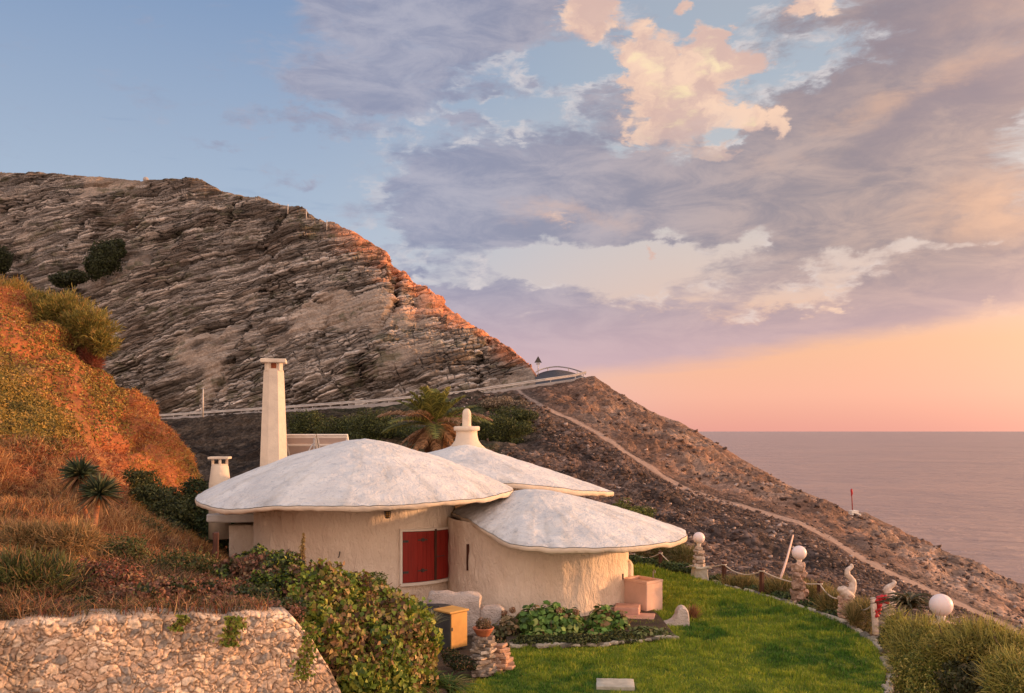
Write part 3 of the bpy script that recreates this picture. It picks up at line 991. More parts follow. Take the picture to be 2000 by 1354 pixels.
def build_mountain():
    xs = np.concatenate([np.arange(-500, 0, 3.0), np.arange(0, 1053, 0.85)])
    foot = [(-500, 850, 174), (200, 822, 164), (320, 816, 159), (560, 801, 145), (740, 789, 133), (900, 775, 128), (1000, 762, 127), (1040, 753, 127.5), (1052, 744, 128)]
    fx = np.array(foot)
    rx = np.array(MRIDGE)

    def row(t, u, bow=0):
        out = []
        for x in np.unique(np.concatenate([fx[:, 0], rx[:, 0]])):
            fy, fd = np.interp(x, fx[:, 0], fx[:, 1]), np.interp(x, fx[:, 0], fx[:, 2])
            ry, rd = np.interp(x, rx[:, 0], rx[:, 1]), np.interp(x, rx[:, 0], rx[:, 2])
            out.append((x, fy + (ry - fy) * t, fd + (rd - fd) * u))
        return out
    rows = [row(-0.04, -0.02), row(0.0, 0.0), row(0.25, 0.13), row(0.6, 0.45), row(0.9, 0.82), row(1, 1)]
    b1 = [(x, y + 4, d + 7) for x, y, d in MRIDGE]
    b2 = [(x, y + 40, d + 60) for x, y, d in MRIDGE]
    S = Sheet(rows + [b1, b2], xs, [6, 130, 190, 150, 60, 6, 8])
    p = S.flat()
    T = S.T()
    a = R(17)
    sx, sy = proj(p)
    # broad ribs and gullies, shaped first so that the beds run straight through them
    big = fbm(p * np.array([1, 0.5, 0.45]), 22, 4, 101)
    gul = np.abs(fbm(p * np.array([1, 0.4, 0.22]), 15, 3, 140))
    S.displace((2.6 * big * sstep(1.0, 1.6, T) - 1.3 * sstep(0.18, 0.0, gul) * sstep(1, 1.5, T)) * (1 - 0.72 * sstep(4.5, 5.0, T)) * (1 - 0.75 * sstep(960, 1050, sx)) * sstep(1.0, 1.1, T))
    p = S.flat()
    bend = 1.1 * fbm(p, 40, 2, 110) + 0.25 * fbm(p, 6, 2, 111)
    s = p[:, 2] * math.cos(a) - p[:, 0] * math.sin(a) + 0.12 * p[:, 1] + bend
    # the beds arch over toward the left shoulder
    s = s + 0.0009 * np.clip(-p[:, 0] - 18, 0, 200) ** 2
    cc = p[:, 0] * math.cos(a) + p[:, 2] * math.sin(a) + 0.35 * p[:, 1] + 0.5 * fbm(p, 3.0, 2, 120)

    jw = 0.25 + 0.6 * sstep(380, 760, sx + 0.4 * (sy - 500))

    def beds(Tk, seed, Lmul):
        q = s / Tk + 0.25 * fbm(p, 9, 2, seed)
        i = np.floor(q)
        fr = q - i
        hi = hsh(i, 0, 0, seed)
        L = (1.4 + 3.0 * hsh(i, 1, 0, seed)) * Lmul
        r = cc / L + 7 * hsh(i, 2, 0, seed)
        j = np.floor(r)
        fc = r - j
        blk = hsh(i, j, 3, seed)
        ge = np.minimum(fr * Tk, (1 - fr) * Tk)
        gc = np.minimum(fc, 1 - fc) * L
        soft_bed = (1 - sstep(0.30, 0.40, fr)) * sstep(0.0, 0.06, fr) * (0.55 + 0.45 * (hi > 0.35))
        groove = np.maximum(np.maximum(1 - sstep(0.03, 0.16 * Tk, ge), soft_bed), jw * (1 - sstep(0.02, 0.18, gc)))
        prof = np.sqrt(np.clip(1 - (fr * 1.0 - 0.62) ** 2 * 2.2, 0, 1))
        return hi, blk, groove, prof
    h1, b1_, g1, p1 = beds(0.95, 201, 1.5)
    h2, b2_, g2, p2 = beds(3.6, 301, 2.6)
    # where the face is blocky, where it is smooth marl and where scree covers it
    nz = fbm(p, 18, 4, 150)
    slab = sstep(0.30, 0.52, nz + 0.25 * np.exp(-((sx - 530) / 70) ** 2 - ((sy - 540) / 50) ** 2) + 0.22 * np.exp(-((sx - 350) / 120) ** 2 - ((sy - 640) / 50) ** 2))
    strong = (1 - 0.75 * slab)
    # thin beds toward the upper left, thick blocks lower right
    h3, b3_, g3, p3 = beds(0.62, 401, 2.6)
    thin = sstep(0.0, 1.0, 0.5 + fbm(p, 30, 2, 170) + (620 - sx) / 900)
    d1 = 1.3 * (h1 - 0.5) + 0.9 * (b1_ - 0.5) + 0.6 * p1 - 1.3 * g1 - 0.8 * (b1_ > 0.86)
    d3 = 1.1 * (h3 - 0.5) + 0.5 * (b3_ - 0.5) + 0.4 * p3 - 0.9 * g3 - 0.6 * (b3_ > 0.9)
    dd = 0.55 * (d1 * (1 - thin) + d3 * thin)
    foot_s = 1 - sstep(1.0, 1.35, T)
    soft = (1 - 0.7 * foot_s * (0.5 + 0.5 * (fbm(p, 8, 2, 9) > 0)))
    disp = 1.2 * (h2 - 0.5) + 0.5 * b2_ - 0.7 * g2 * strong + dd * strong * soft
    disp += 0.35 * fbm(p, 1.6, 4, 160) + 0.12 * fbm(p, 0.4, 2, 161)
    edge = 1 - 0.72 * sstep(4.6, 5.0, T)
    right = 1 - 0.75 * sstep(985, 1050, sx)
    disp = disp * edge * right * sstep(0, 1.02, T)
    S.displace(disp)
    p = S.flat()
    grey = np.array([0.27, 0.225, 0.195])
    pale = np.array([0.38, 0.31, 0.26])
    brown = np.array([0.095, 0.07, 0.055])
    earth = np.array([0.038, 0.030, 0.024])
    mixr = (hsh(np.floor(s / 1.05), np.floor(cc / 2.3), 5, 7))[:, None]
    c = grey * (0.72 + 0.5 * (b1_ * (1 - thin) + b3_ * thin))[:, None]
    k = sstep(0.0, 0.6, fbm(p, 4, 4, 171))[:, None]
    c = c * (1 - 0.55 * k) + 0.55 * k * pale
    sl = slab[:, None]
    c = c * (1 - 0.7 * sl) + 0.7 * sl * np.array([0.24, 0.175, 0.13])
    gr = (np.maximum(g1 * (1 - thin), g3 * thin) * strong)[:, None]
    c = c * (1 - 0.85 * gr) + 0.85 * gr * earth
    br = sstep(0.12, 0.45, fbm(p * np.array([1, 1, 2]), 11, 4, 180))[:, None]
    c = c * (1 - 0.75 * br) + 0.75 * br * brown
    top = sstep(4.55, 4.95, T)[:, None]
    c = c * (1 - 0.7 * top) + 0.7 * top * np.array([0.12, 0.085, 0.06])
    rs = (sstep(630, 720, sx) * sstep(3.2, 4.5, T + 0.5 * fbm(p, 7, 3, 190)))[:, None]  # sunlit orange of the upper right flank painted into the rock tint
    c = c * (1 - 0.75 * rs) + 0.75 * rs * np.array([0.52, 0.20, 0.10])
    jn = (g2 * strong)[:, None]
    c = c * (1 - 0.5 * jn) + 0.5 * jn * earth
    scr = (sstep(0.1, 0.5, fbm(p * [1, 1, 1.6], 5, 4, 195)) * sstep(0.2, 0.6, fbm(p, 1.3, 2, 196) + 0.3))[:, None]
    c = c * (1 - 0.6 * scr) + 0.6 * scr * np.array([0.060, 0.058, 0.032])
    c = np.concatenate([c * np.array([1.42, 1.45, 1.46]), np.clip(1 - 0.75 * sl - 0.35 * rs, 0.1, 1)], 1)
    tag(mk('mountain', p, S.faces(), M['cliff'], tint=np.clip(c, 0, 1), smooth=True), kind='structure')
    return S


MS = build_mountain()


# ------------------------------------------------------------------ road, kerb wall and guardrail
def par_at(px, up=0.0, back=0.0):
    a = np.array(RIDGE)
    py, d = np.interp(px, a[:, 0], a[:, 1]), np.interp(px, a[:, 0], a[:, 2])
    q = P(px, py, d)
    q[1] += back
    q[2] += up
    return q


def build_road():
    rows = []
    for px in np.arange(-300, 1053, 6.0):
        e = par_at(px)
        climb = sstep(1030, 1110, px) * 1.9
        rows.append([e + [0, 0.10, -0.02], e + [0, 3.5, 0.03 + climb * 0.45], e + [0, 7.5, 0.05 + climb], e + [0, 10, 0.05 + climb * 1.35]])
    rows = np.array(rows)
    # past the bend the tarmac climbs away round the spur
    V = rows.reshape(-1, 3)
    Fs = [(i * 4 + k, (i + 1) * 4 + k, (i + 1) * 4 + k + 1, i * 4 + k + 1) for i in range(len(rows) - 1) for k in range(3)]
    tag(mk('road', V, Fs, M['asphalt']), kind='structure')
    # low concrete wall along the outer edge
    pts = [par_at(px) for px in np.arange(-300, 1146, 8.0)]
    V, Fs = [], []
    for q in pts:
        for dy, dz in ((0.0, -0.8), (-0.16, -0.8), (-0.14, 0.30), (0.10, 0.34), (0.12, -0.8)):
            V.append(q + np.array([0, dy, dz]))
    for i in range(len(pts) - 1):
        for k in range(4):
            Fs.append((i * 5 + k, (i + 1) * 5 + k, (i + 1) * 5 + k + 1, i * 5 + k + 1))
    mk_k = mk('kerb_wall', V, Fs, M['concrete'], smooth=False)
    tag(mk_k, 'low pale concrete kerb wall along the outer edge of the mountain road', 'wall')
    # guardrail: posts and a double wave beam
    def rail(pts, label, mb='metal_warm', hs=1.0):
        pts = np.array(pts)
        root = thing('guardrail', pts[0], label, 'guardrail')
        prof = [(-0.02, 0.50), (-0.09, 0.56), (-0.02, 0.64), (-0.02, 0.70), (-0.09, 0.78), (-0.02, 0.86), (0.02, 0.86), (0.02, 0.50)]
        V, Fs = [], []
        n = len(prof)
        for q in pts:
            for dy, dz in prof:
                V.append(q + np.array([0, dy - 0.06, (dz + 0.12) * hs]))
        for i in range(len(pts) - 1):
            for k in range(n):
                k2 = (k + 1) % n
                Fs.append((i * n + k, (i + 1) * n + k, (i + 1) * n + k2, i * n + k2))
        mk('beam', V, Fs, M[mb], root, smooth=False)
        L = np.concatenate([[0], np.cumsum(np.linalg.norm(np.diff(pts, axis=0), axis=1))])
        for s in np.arange(0.2, L[-1], 4.0)[:60]:
            q = np.array([np.interp(s, L, pts[:, j]) for j in range(3)])
            V, Fs = bbox(q + [0, 0.04, 0.36 * hs], (0.13, 0.10, 1.15 * hs), 0, 0.01, 1)
            mk('post', V, Fs, M['metal'], root, smooth=False)
        return root
    rail([par_at(px, 0.0) for px in np.arange(200, 1147, 5.0)], 'long metal guardrail on the near edge of the road under the rock face')
    # the far side of the bend shows as an arch against the sky
    arc = []
    for px, py, d in [(1046, 733, 131), (1056, 728, 133), (1070, 724, 134.5), (1088, 722, 135), (1106, 724, 134), (1122, 728, 131), (1136, 733, 127), (1144, 737, 124)]:
        arc.append(P(px, py, d))
    A = pchip(np.array(arc), np.linspace(0, len(arc) - 1, 40))
    # tarmac of the bend between the near edge and that arch
    near = np.array([par_at(px) for px in np.linspace(1046, 1145, 40)]) + [0, 0.3, 0.02]
    near[:, 2] += 0.05
    mid = (near + A) / 2
    V = np.concatenate([near, mid, A + [0, 0.5, 0.0], A + [0, 1.2, -3.0]])
    Fs = [(r * 40 + i, r * 40 + i + 1, (r + 1) * 40 + i + 1, (r + 1) * 40 + i) for r in range(3) for i in range(39)]
    tag(mk('road_bend', V, Fs, M['asphalt']), kind='structure')
    rail([q for q in A], 'short curved guardrail on the far side of the road bend, dark against the sky', 'metal', 0.55)


build_road()

# road sign seen from behind at the bend
def build_road_sign():
    b = P(1051, 735, 126)
    t = P(1051, 716, 126)
    root = thing('road_sign', b, 'small triangular road sign on a thin pole at the road bend', 'road sign')
    V, Fs = tube([b, t + [0, 0, 1.1]], 0.06, 8)
    mk('pole', V, Fs, M['metal'], root)
    c = P(1051, 704, 126)
    tri = [(-0.55, -0.35), (0.55, -0.35), (0, 0.62)]
    V = [c + [x, -0.09, z] for x, z in tri] + [c + [x, -0.05, z] for x, z in tri]
    mk('sign_plate', V, [(0, 1, 2), (5, 4, 3), (0, 3, 4, 1), (1, 4, 5, 2), (2, 5, 3, 0)], M['iron'], root, smooth=False)
    V, Fs = bbox(c + [0, -0.06, -0.52], (0.62, 0.04, 0.22), 0, 0.01, 1)
    mk('lower_plate', V, Fs, M['metal'], root, smooth=False)


build_road_sign()

# thin posts on the crest, tall pole by the road
for k, (px, y0, y1, d, lab) in enumerate([(562, 412, 399, 184, 'thin bare post on the mountain crest, leftmost of three'), (598, 424, 409, 181, 'thin bare post on the mountain crest, middle and tallest of three'),
                                          (638, 444, 430, 178.5, 'thin bare post on the mountain crest, rightmost of three and lowest on the slope')]):
    V, Fs = tube([P(px, y0 + 6, d), P(px + 0.5, y1, d)], 0.085, 6)
    tag(mk('crest_post', V, Fs, M['metal_warm'], loc=P(px, y0, d)), lab, 'post', 'posts on the mountain crest')
r_ = thing('utility_pole', P(396, 812, 98), 'thin pale upright pole at the roadside above the small chimney', 'pole')
V, Fs = tube([P(396, 815, 98), P(397, 758, 98)], [0.10, 0.06], 8)
mk('pole', V, Fs, M['metal_warm'], r_)
V, Fs = bbox(P(397, 759, 98), (0.5, 0.12, 0.08), 0, 0.01, 1)
mk('cross_arm', V, Fs, M['metal'], r_)


# ------------------------------------------------------------------ garden ground and lawn
def zd(py, z=0.0):
    return (H - z) * F / (py - HY)


LEDGE = [(1228, 1106), (1262, 1110), (1290, 1114), (1325, 1122), (1365, 1134), (1420, 1148), (1480, 1164), (1540, 1182), (1600, 1202), (1640, 1217), (1672, 1234), (1700, 1256), (1722, 1282), (1731, 1310), (1727, 1354), (1712, 1420), (1690, 1500), (1650, 1600)]
EX = np.array([(a - 1000) / F * zd(b) for a, b in LEDGE])[::-1]
EY = np.array([zd(b) for a, b in LEDGE])[::-1]


def lawn_right(y):
    return np.interp(y, EY, EX)


def lawn_left(y):
    return np.interp(y, [8, 11.5, 12.6, 13.3, 13.7, 14.6, 15.0, 24.5], [-1.2, -0.95, -0.85, -0.35, -0.05, -0.05, -0.1, -0.1])


def build_ground():
    ys = np.linspace(3, 27, 60)
    V = []
    cols = np.concatenate([np.linspace(-14, 0, 30), np.linspace(0.05, 1, 24)])
    for y in ys:
        xr = lawn_right(min(max(y, EY[0]), EY[-1])) + 1.25 + 0.1 * math.sin(y * 3)
        if y < 12:
            xr = lawn_right(12) + 0.9
        for c in cols:
            x = c if c <= 0 else c * xr
            V.append((x, y, -0.05))
        V += [(xr + 0.5, y, -0.5), (xr + 1.4, y + 0.3, -1.9)]
    n = len(cols) + 2
    V = np.array(V)
    V[:, 2] += 0.035 * fbm(V, 0.8, 3, 4) - 0.012
    Fs = [(i * n + k, i * n + k + 1, (i + 1) * n + k + 1, (i + 1) * n + k) for i in range(len(ys) - 1) for k in range(n - 1)]
    tag(mk('ground', V, Fs, M['soil']), kind='structure')
    # lawn
    ys = np.linspace(8.2, 24.4, 170)
    t = np.linspace(0, 1, 90)
    V = np.array([(lawn_left(y) * (1 - k) + lawn_right(y) * k, y, 0.0) for y in ys for k in t])
    V[:, 2] = 0.02 + 0.03 * fbm(V, 1.4, 3, 8)
    n = len(t)
    i = (np.arange(len(ys) - 1)[:, None] * n + np.arange(n - 1)[None]).ravel()
    tag(mk('lawn', V, np.stack([i, i + 1, i + n + 1, i + n], 1), M['lawn_ground']), kind='structure')
    rg = np.random.default_rng(3)
    N = 220000
    d = 1 / (1 / 24.4 + rg.random(N) * (1 / 10.5 - 1 / 24.4))
    k = rg.random(N)
    x = lawn_left(d) * (1 - k) + lawn_right(d) * k
    p = np.stack([x, d, 0.02 + 0.03 * fbm(np.stack([x, d, 0 * d], 1), 1.4, 3, 8)], 1)
    px, py = proj(p)
    ok = (px > 860) & (px < 2060) & (py < 1400) & ~(((x - 0.55) ** 2 + (d - 19.3) ** 2 < 4.0)) & ~((px > 1160) & (px < 1244) & (py > 1334) & (py < 1354))
    p, d = p[ok], d[ok]
    pt = np.clip(0.65 * sstep(-0.45, 0.2, fbm(p * [1, 0.55, 1], 0.9, 4, 44) + 0.05 * (p[:, 1] - 15)) + 0.5 * sstep(0.0, 0.5, fbm(p, 0.16, 2, 45)), 0, 1)[:, None]
    g1 = pick([(0.060, 0.16, 0.016), (0.095, 0.22, 0.020), (0.030, 0.080, 0.010)], [4, 3, 3], len(p), rg)
    g2 = pick([(0.32, 0.38, 0.03), (0.46, 0.44, 0.06), (0.20, 0.30, 0.02)], [4, 2, 3], len(p), rg)
    c = g1 * (1 - pt) + g2 * pt
    wild = (fbm(p, 0.25, 2, 48) > 0.25)
    ln = np.where(wild, 0.085, 0.045) * (0.8 + 0.4 * rg.random(len(p))) * np.clip(d / 16, 0.8, 1.3)
    V, Fq, C = blades_at(p, np.tile([0, 0, 1.0], (len(p), 1)), 1.0, 0.008, c, rg, lean=0.45, up=1.0)
    # rescale blade length and width individually
    V = V.reshape(-1, 5, 3)
    V = p[:, None] + (V - p[:, None]) * np.array([1, 1, 1]) * ln[:, None, None] * 1.0
    sdir = unit(rg.normal(size=(len(p), 3)) * [1, 1, 0])
    w = (0.0075 * d / 14)[:, None]
    V[:, 0] -= sdir * w * 0.5
    V[:, 1] += sdir * w * 0.5
    V[:, 2] += sdir * w * 0.4
    V[:, 3] -= sdir * w * 0.4
    tag(mk('grass', V.reshape(-1, 3), Fq, M['leaf'], smooth=False, tint=C), 'short bright green grass of the lawn with uneven tufts', 'grass', kind='stuff')


build_ground()


# ------------------------------------------------------------------ near slope on the left
SL0 = [(-400, 1236, 7.0), (0, 1222, 8.45), (300, 1216, 8.95), (540, 1210, 9.5), (590, 1222, 9.75), (650, 1300, 10.1), (700, 1370, 10.6), (900, 1412, 11.4)]
SL1 = [(-400, 1130, 10.5), (0, 1110, 11.5), (250, 1132, 12.4), (450, 1148, 13.2), (560, 1180, 13.2), (700, 1270, 13.0), (900, 1352, 13.0)]
SL2 = [(-400, 1010, 14), (0, 1000, 15.5), (120, 1010, 16), (220, 1030, 16.8), (350, 1072, 17.5), (450, 1118, 17.8), (560, 1180, 17.0), (700, 1240, 16.0), (900, 1300, 15.0)]
SL3 = [(-400, 830, 19), (0, 830, 21), (100, 850, 21.5), (170, 905, 21.7), (230, 968, 21.7), (262, 1010, 21.6), (330, 1052, 21.3), (420, 1100, 21), (480, 1155, 20), (700, 1215, 18.5), (900, 1260, 17.0)]
SL4 = [(-400, 640, 25), (0, 690, 26.5), (80, 740, 27), (150, 800, 27.2), (210, 860, 27.4), (270, 925, 27.4), (330, 985, 27), (400, 1060, 26), (470, 1135, 24), (700, 1170, 22), (900, 1210, 20)]
SL5 = [(-400, 430, 33), (-100, 520, 33.5), (0, 566, 34), (30, 580, 34), (70, 610, 34), (110, 645, 33.8), (160, 690, 33.5), (200, 730, 33.2), (250, 770, 33), (290, 795, 32.6), (320, 835, 32.3), (345, 870, 32), (368, 905, 31.5), (376, 940, 31), (395, 1000, 30), (440, 1060, 28.5), (520, 1110, 27), (700, 1130, 25), (900, 1150, 24)]


def build_slope():
    xs = np.arange(-400, 902, 1.5)
    b1 = [(x - 0, y + 30, d + 3) for x, y, d in SL5]
    b2 = [(x, y + 160 if y < 940 else y + 25, d + 9) for x, y, d in SL5]
    S = Sheet([SL0, SL1, SL2, SL3, SL4, SL5, b1, b2], xs, [34, 44, 60, 60, 70, 10, 10])
    p = S.flat()
    T = S.T()
    sx, sy = proj(p)
    onh = sstep(900, 560, sx)
    amp = (0.25 + 0.75 * sstep(1.2, 3.2, T)) * onh
    gul = np.abs(fbm(p * np.array([1, 0.6, 0.35]), 3.4, 3, 70))
    S.displace((0.34 * fbm(p, 2.4, 4, 60) - 0.35 * sstep(0.22, 0, gul) + 0.10 * fbm(p, 0.5, 3, 62)) * amp)
    p = S.flat()
    orange = np.array([0.34, 0.115, 0.045])
    rust = np.array([0.36, 0.105, 0.045])
    straw = np.array([0.40, 0.22, 0.085])
    olive = np.array([0.13, 0.115, 0.028])
    pale = np.array([0.50, 0.26, 0.13])
    # bare earth runs from the crest down along the outer edge
    band = np.interp(sx, [0, 70, 130, 200, 300, 380], [560, 640, 720, 790, 860, 930])
    off = sy - band
    k = sstep(150, 70, off + 30 * fbm(p, 2.5, 3, 75))[:, None]
    v = sstep(-0.3, 0.4, fbm(p, 2.0, 4, 76))[:, None]
    c = (olive * v + straw * (1 - v)) * (1 - k) + (orange * (0.75 + 0.3 * v)) * k
    low = sstep(2.9, 2.4, T + 0.2 * fbm(p, 1.5, 3, 77))[:, None]
    c = c * (1 - low) + low * (rust * 0.75 * v + straw * 0.85 * (1 - v))
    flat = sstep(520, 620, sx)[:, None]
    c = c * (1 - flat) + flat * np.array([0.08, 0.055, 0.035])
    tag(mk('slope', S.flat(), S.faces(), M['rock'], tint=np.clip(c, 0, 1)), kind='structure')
    return S


SS = build_slope()


def build_slope_plants():
    rg = np.random.default_rng(21)
    # matted leaves and dry stems on the upper slope
    p, nn, sx, sy = SS.sample(210000, 2.4, 5.2, rg)
    ok = (sx > -60) & (sx < 470) & (sy < 1110)
    p, nn, sx, sy = p[ok], nn[ok], sx[ok], sy[ok]
    band = np.interp(sx, [0, 70, 130, 200, 300, 380], [560, 640, 720, 790, 860, 930])
    off = sy - band + 26 * fbm(p, 1.6, 3, 30)
    bare = sstep(10, 30, off) * sstep(150, 95, off)
    strip = np.exp(-((sx - np.interp(sy, [800, 860, 940, 1010], [150, 178, 215, 262])) / 11) ** 2)
    keep = (rg.random(len(p)) > 0.55 * bare) & (rg.random(len(p)) > 0.85 * strip)
    p, nn, sx, sy, off, bare = p[keep], nn[keep], sx[keep], sy[keep], off[keep], bare[keep]
    n = len(p)
    gold = pick([(0.38, 0.24, 0.05), (0.27, 0.19, 0.04), (0.15, 0.115, 0.03), (0.46, 0.29, 0.09), (0.08, 0.06, 0.025)], [3, 4, 3, 2, 2], n, rg)
    red = pick([(0.40, 0.13, 0.05), (0.30, 0.085, 0.05), (0.46, 0.22, 0.09), (0.20, 0.07, 0.04), (0.50, 0.30, 0.15)], [3, 3, 3, 2, 1.5], n, rg)
    amber = pick([(0.50, 0.24, 0.06), (0.42, 0.18, 0.05), (0.36, 0.25, 0.06)], [3, 3, 2], n, rg)
    q = fbm(p, 2.6, 3, 31)
    # leafy gold on the shoulder, rust below it, amber to the right of the pale rib
    kg = sstep(-0.3, 0.3, np.exp(-((sy - 770) / 150.0) ** 2) * sstep(290, 200, sx) * 1.5 - 0.45 + 0.6 * q)
    kr = sstep(840, 900, sy + 30 * q) * (sx < 250)
    ka = (sx >= 200) * sstep(-0.2, 0.5, q + 0.2)
    c = np.where((rg.random(n) < kr)[:, None], red, np.where((rg.random(n) < kg)[:, None], gold, np.where((rg.random(n) < ka)[:, None], amber, np.where((rg.random(n) < 0.55)[:, None], red, amber))))
    leafy = rg.random(n) < np.clip(0.25 + 0.7 * kg * (1 - kr), 0, 0.92)
    a = leaves_at(p[leafy] + nn[leafy] * 0.03, nn[leafy], 0.085, c[leafy], rg, 0.4, 0.6, spread=0.6)
    m = ~leafy
    b = blades_at(p[m], nn[m], 0.17, 0.018, c[m], rg, lean=0.8, up=0.2, curl=1.2)
    V, Fq, C = cat3([a, b])
    tag(mk('hillside_scrub', V, Fq, M['dry'], smooth=False, tint=C), 'matted golden and rust coloured ground cover on the steep earth slope at left', 'ground cover', kind='stuff')
    # dry grass on the lower bank
    p, nn, sx, sy = SS.sample(150000, 0.0, 2.75, rg)
    ok = (sx > -60) & (sx < 520) & (rg.random(len(p)) < sstep(-0.7, 0.35, fbm(p, 0.55, 3, 33)))
    p, nn, sx, sy = p[ok], nn[ok], sx[ok], sy[ok]
    n = len(p)
    q = fbm(p, 1.5, 3, 35)
    c1 = pick([(0.48, 0.24, 0.085), (0.36, 0.16, 0.06), (0.56, 0.33, 0.14), (0.24, 0.10, 0.045)], [4, 3, 2, 2], n, rg)
    c2 = pick([(0.12, 0.09, 0.035), (0.24, 0.08, 0.05), (0.06, 0.05, 0.025), (0.34, 0.20, 0.11)], [3, 2, 3, 2], n, rg)
    k = np.clip(sstep(1060, 1170, sy + 60 * q) * 0.8 + 0.7 * sstep(0.1, 0.5, fbm(p, 0.7, 3, 39)), 0, 0.9)
    c = np.where((rg.random(n) < k)[:, None], c2, c1)
    V, Fq, C = blades_at(p, nn, 0.26, 0.010, c, rg, lean=0.55, up=0.9, curl=1.3)
    tag(mk('dry_grass', V, Fq, M['dry'], smooth=False, tint=C), 'dry orange grass covering the bank above the stone retaining wall', 'grass', kind='stuff')


build_slope_plants()


# ------------------------------------------------------------------ stone retaining wall, bottom left
def build_stone_wall():
    ts = np.linspace(-0.1, 1.05, 760)
    zs = np.linspace(0, 1, 230)
    top = np.interp(ts, [-0.1, 0.4, 0.6, 0.75, 0.87, 0.91, 0.95, 0.985, 1.02, 1.05], [2.0, 1.97, 1.93, 1.87, 1.84, 1.78, 1.52, 1.15, 0.7, 0.35])
    top = top + 0.012 * np.sin(ts * 70) + 0.012 * fbm(np.stack([ts * 30, ts * 0, ts * 0], 1), 1, 3)
    base = np.stack([-7 + 5.1 * ts, 7.2 + 2.4 * ts, 0 * ts], 1)
    nrm = np.array([0.4258, -0.9048, 0])
    T_, Z_ = np.meshgrid(ts, zs, indexing='xy')
    zz = -0.1 + (top[None] + 0.1) * Z_
    S_ = T_ * 5.64
    lump = np.stack([S_.ravel(), zz.ravel(), 0 * zz.ravel()], 1)
    wx = 0.05 * fbm(lump, 0.16, 3, 81)
    wy = 0.05 * fbm(lump, 0.16, 3, 82)
    gap, cid = voro((S_.ravel() + wx) / 0.098, (zz.ravel() + wy) / 0.066, 5)
    gap2, cid2 = voro((S_.ravel() + wx) / 0.050 + 40, (zz.ravel() + wy) / 0.040, 9)
    g = sstep(0.0, 0.10, gap)
    pinch = sstep(0, 0.2, gap2)
    small = cid > 0.62
    h = np.where(small, 0.7 * pinch * g, g)
    tlt = (hsh((cid * 1e6).astype(int), 1) - 0.5)
    face = 0.034 * h + 0.022 * (cid - 0.5) * g + 0.010 * fbm(lump, 0.035, 3, 83) + 0.02 * fbm(lump, 0.6, 2, 84)
    lean = -0.10 * (Z_.ravel())
    edge = sstep(0.985, 1.0, Z_.ravel())
    face = face - 0.05 * edge
    V = np.tile(base, (len(zs), 1))
    V[:, 2] = zz.ravel()
    V = V + nrm[None] * (face + lean)[:, None]
    nb = len(ts)
    i = (np.arange(len(zs) - 1)[:, None] * nb + np.arange(nb - 1)[None]).ravel()
    Fq = np.stack([i, i + 1, i + nb + 1, i + nb], 1)
    # top and back
    tv = V[(len(zs) - 1) * nb:]
    b1 = tv - nrm * 0.42 + [0, 0, 0.0]
    b2 = b1.copy()
    b2[:, 2] = -0.1
    n0 = len(V)
    V = np.concatenate([V, b1, b2])
    j = np.arange(nb - 1)
    Fq = np.concatenate([Fq, np.stack([(len(zs) - 1) * nb + j, (len(zs) - 1) * nb + j + 1, n0 + j + 1, n0 + j], 1),
                         np.stack([n0 + j, n0 + j + 1, n0 + nb + j + 1, n0 + nb + j], 1)])
    pal = np.array([(0.72, 0.50, 0.34), (0.64, 0.43, 0.29), (0.78, 0.60, 0.44), (0.60, 0.42, 0.30), (0.32, 0.27, 0.23), (0.50, 0.38, 0.29), (0.70, 0.47, 0.30), (0.75, 0.55, 0.38)])
    cc = np.where(small, hsh((cid2 * 1e6).astype(int), 4), cid * 1.0)
    ci = np.minimum((hsh((cc * 1e6).astype(int), 9) * len(pal)).astype(int), len(pal) - 1)
    c = pal[ci]
    mortar = np.array([0.46, 0.31, 0.215])
    gg = np.where(small, g * pinch, g)[:, None]
    c = c * gg + mortar * (1 - gg) * 0.95
    st = sstep(0.25, 0.7, fbm(lump, 0.5, 3, 86))[:, None]
    c = c * (1 - 0.35 * st)
    c = np.concatenate([c, np.tile(np.array([0.5, 0.36, 0.26]), (2 * nb, 1))])
    o = mk('retaining_wall', V, Fq, M['stone'], tint=c, loc=(-4, 8.6, 0))
    tag(o, 'low retaining wall of rough pink and grey rubble stone in the bottom left corner', 'stone wall')


build_stone_wall()


# ------------------------------------------------------------------ the house
C1, R1 = np.array([-3.5, 19.5]), 2.2
C2, R2 = np.array([-1.3, 25.0]), 2.95
C3, R3 = np.array([0.55, 19.3]), 2.0
TAU = 2 * math.pi


def per(th, pts):
    """periodic interpolation over degrees"""
    a = np.array(pts, float)
    d = np.degrees(th) % 360
    xs = np.concatenate([a[:, 0] - 360, a[:, 0], a[:, 0] + 360])
    ys = np.concatenate([a[:, 1]] * 3)
    o = np.argsort(xs)
    return np.interp(d, xs[o], ys[o])


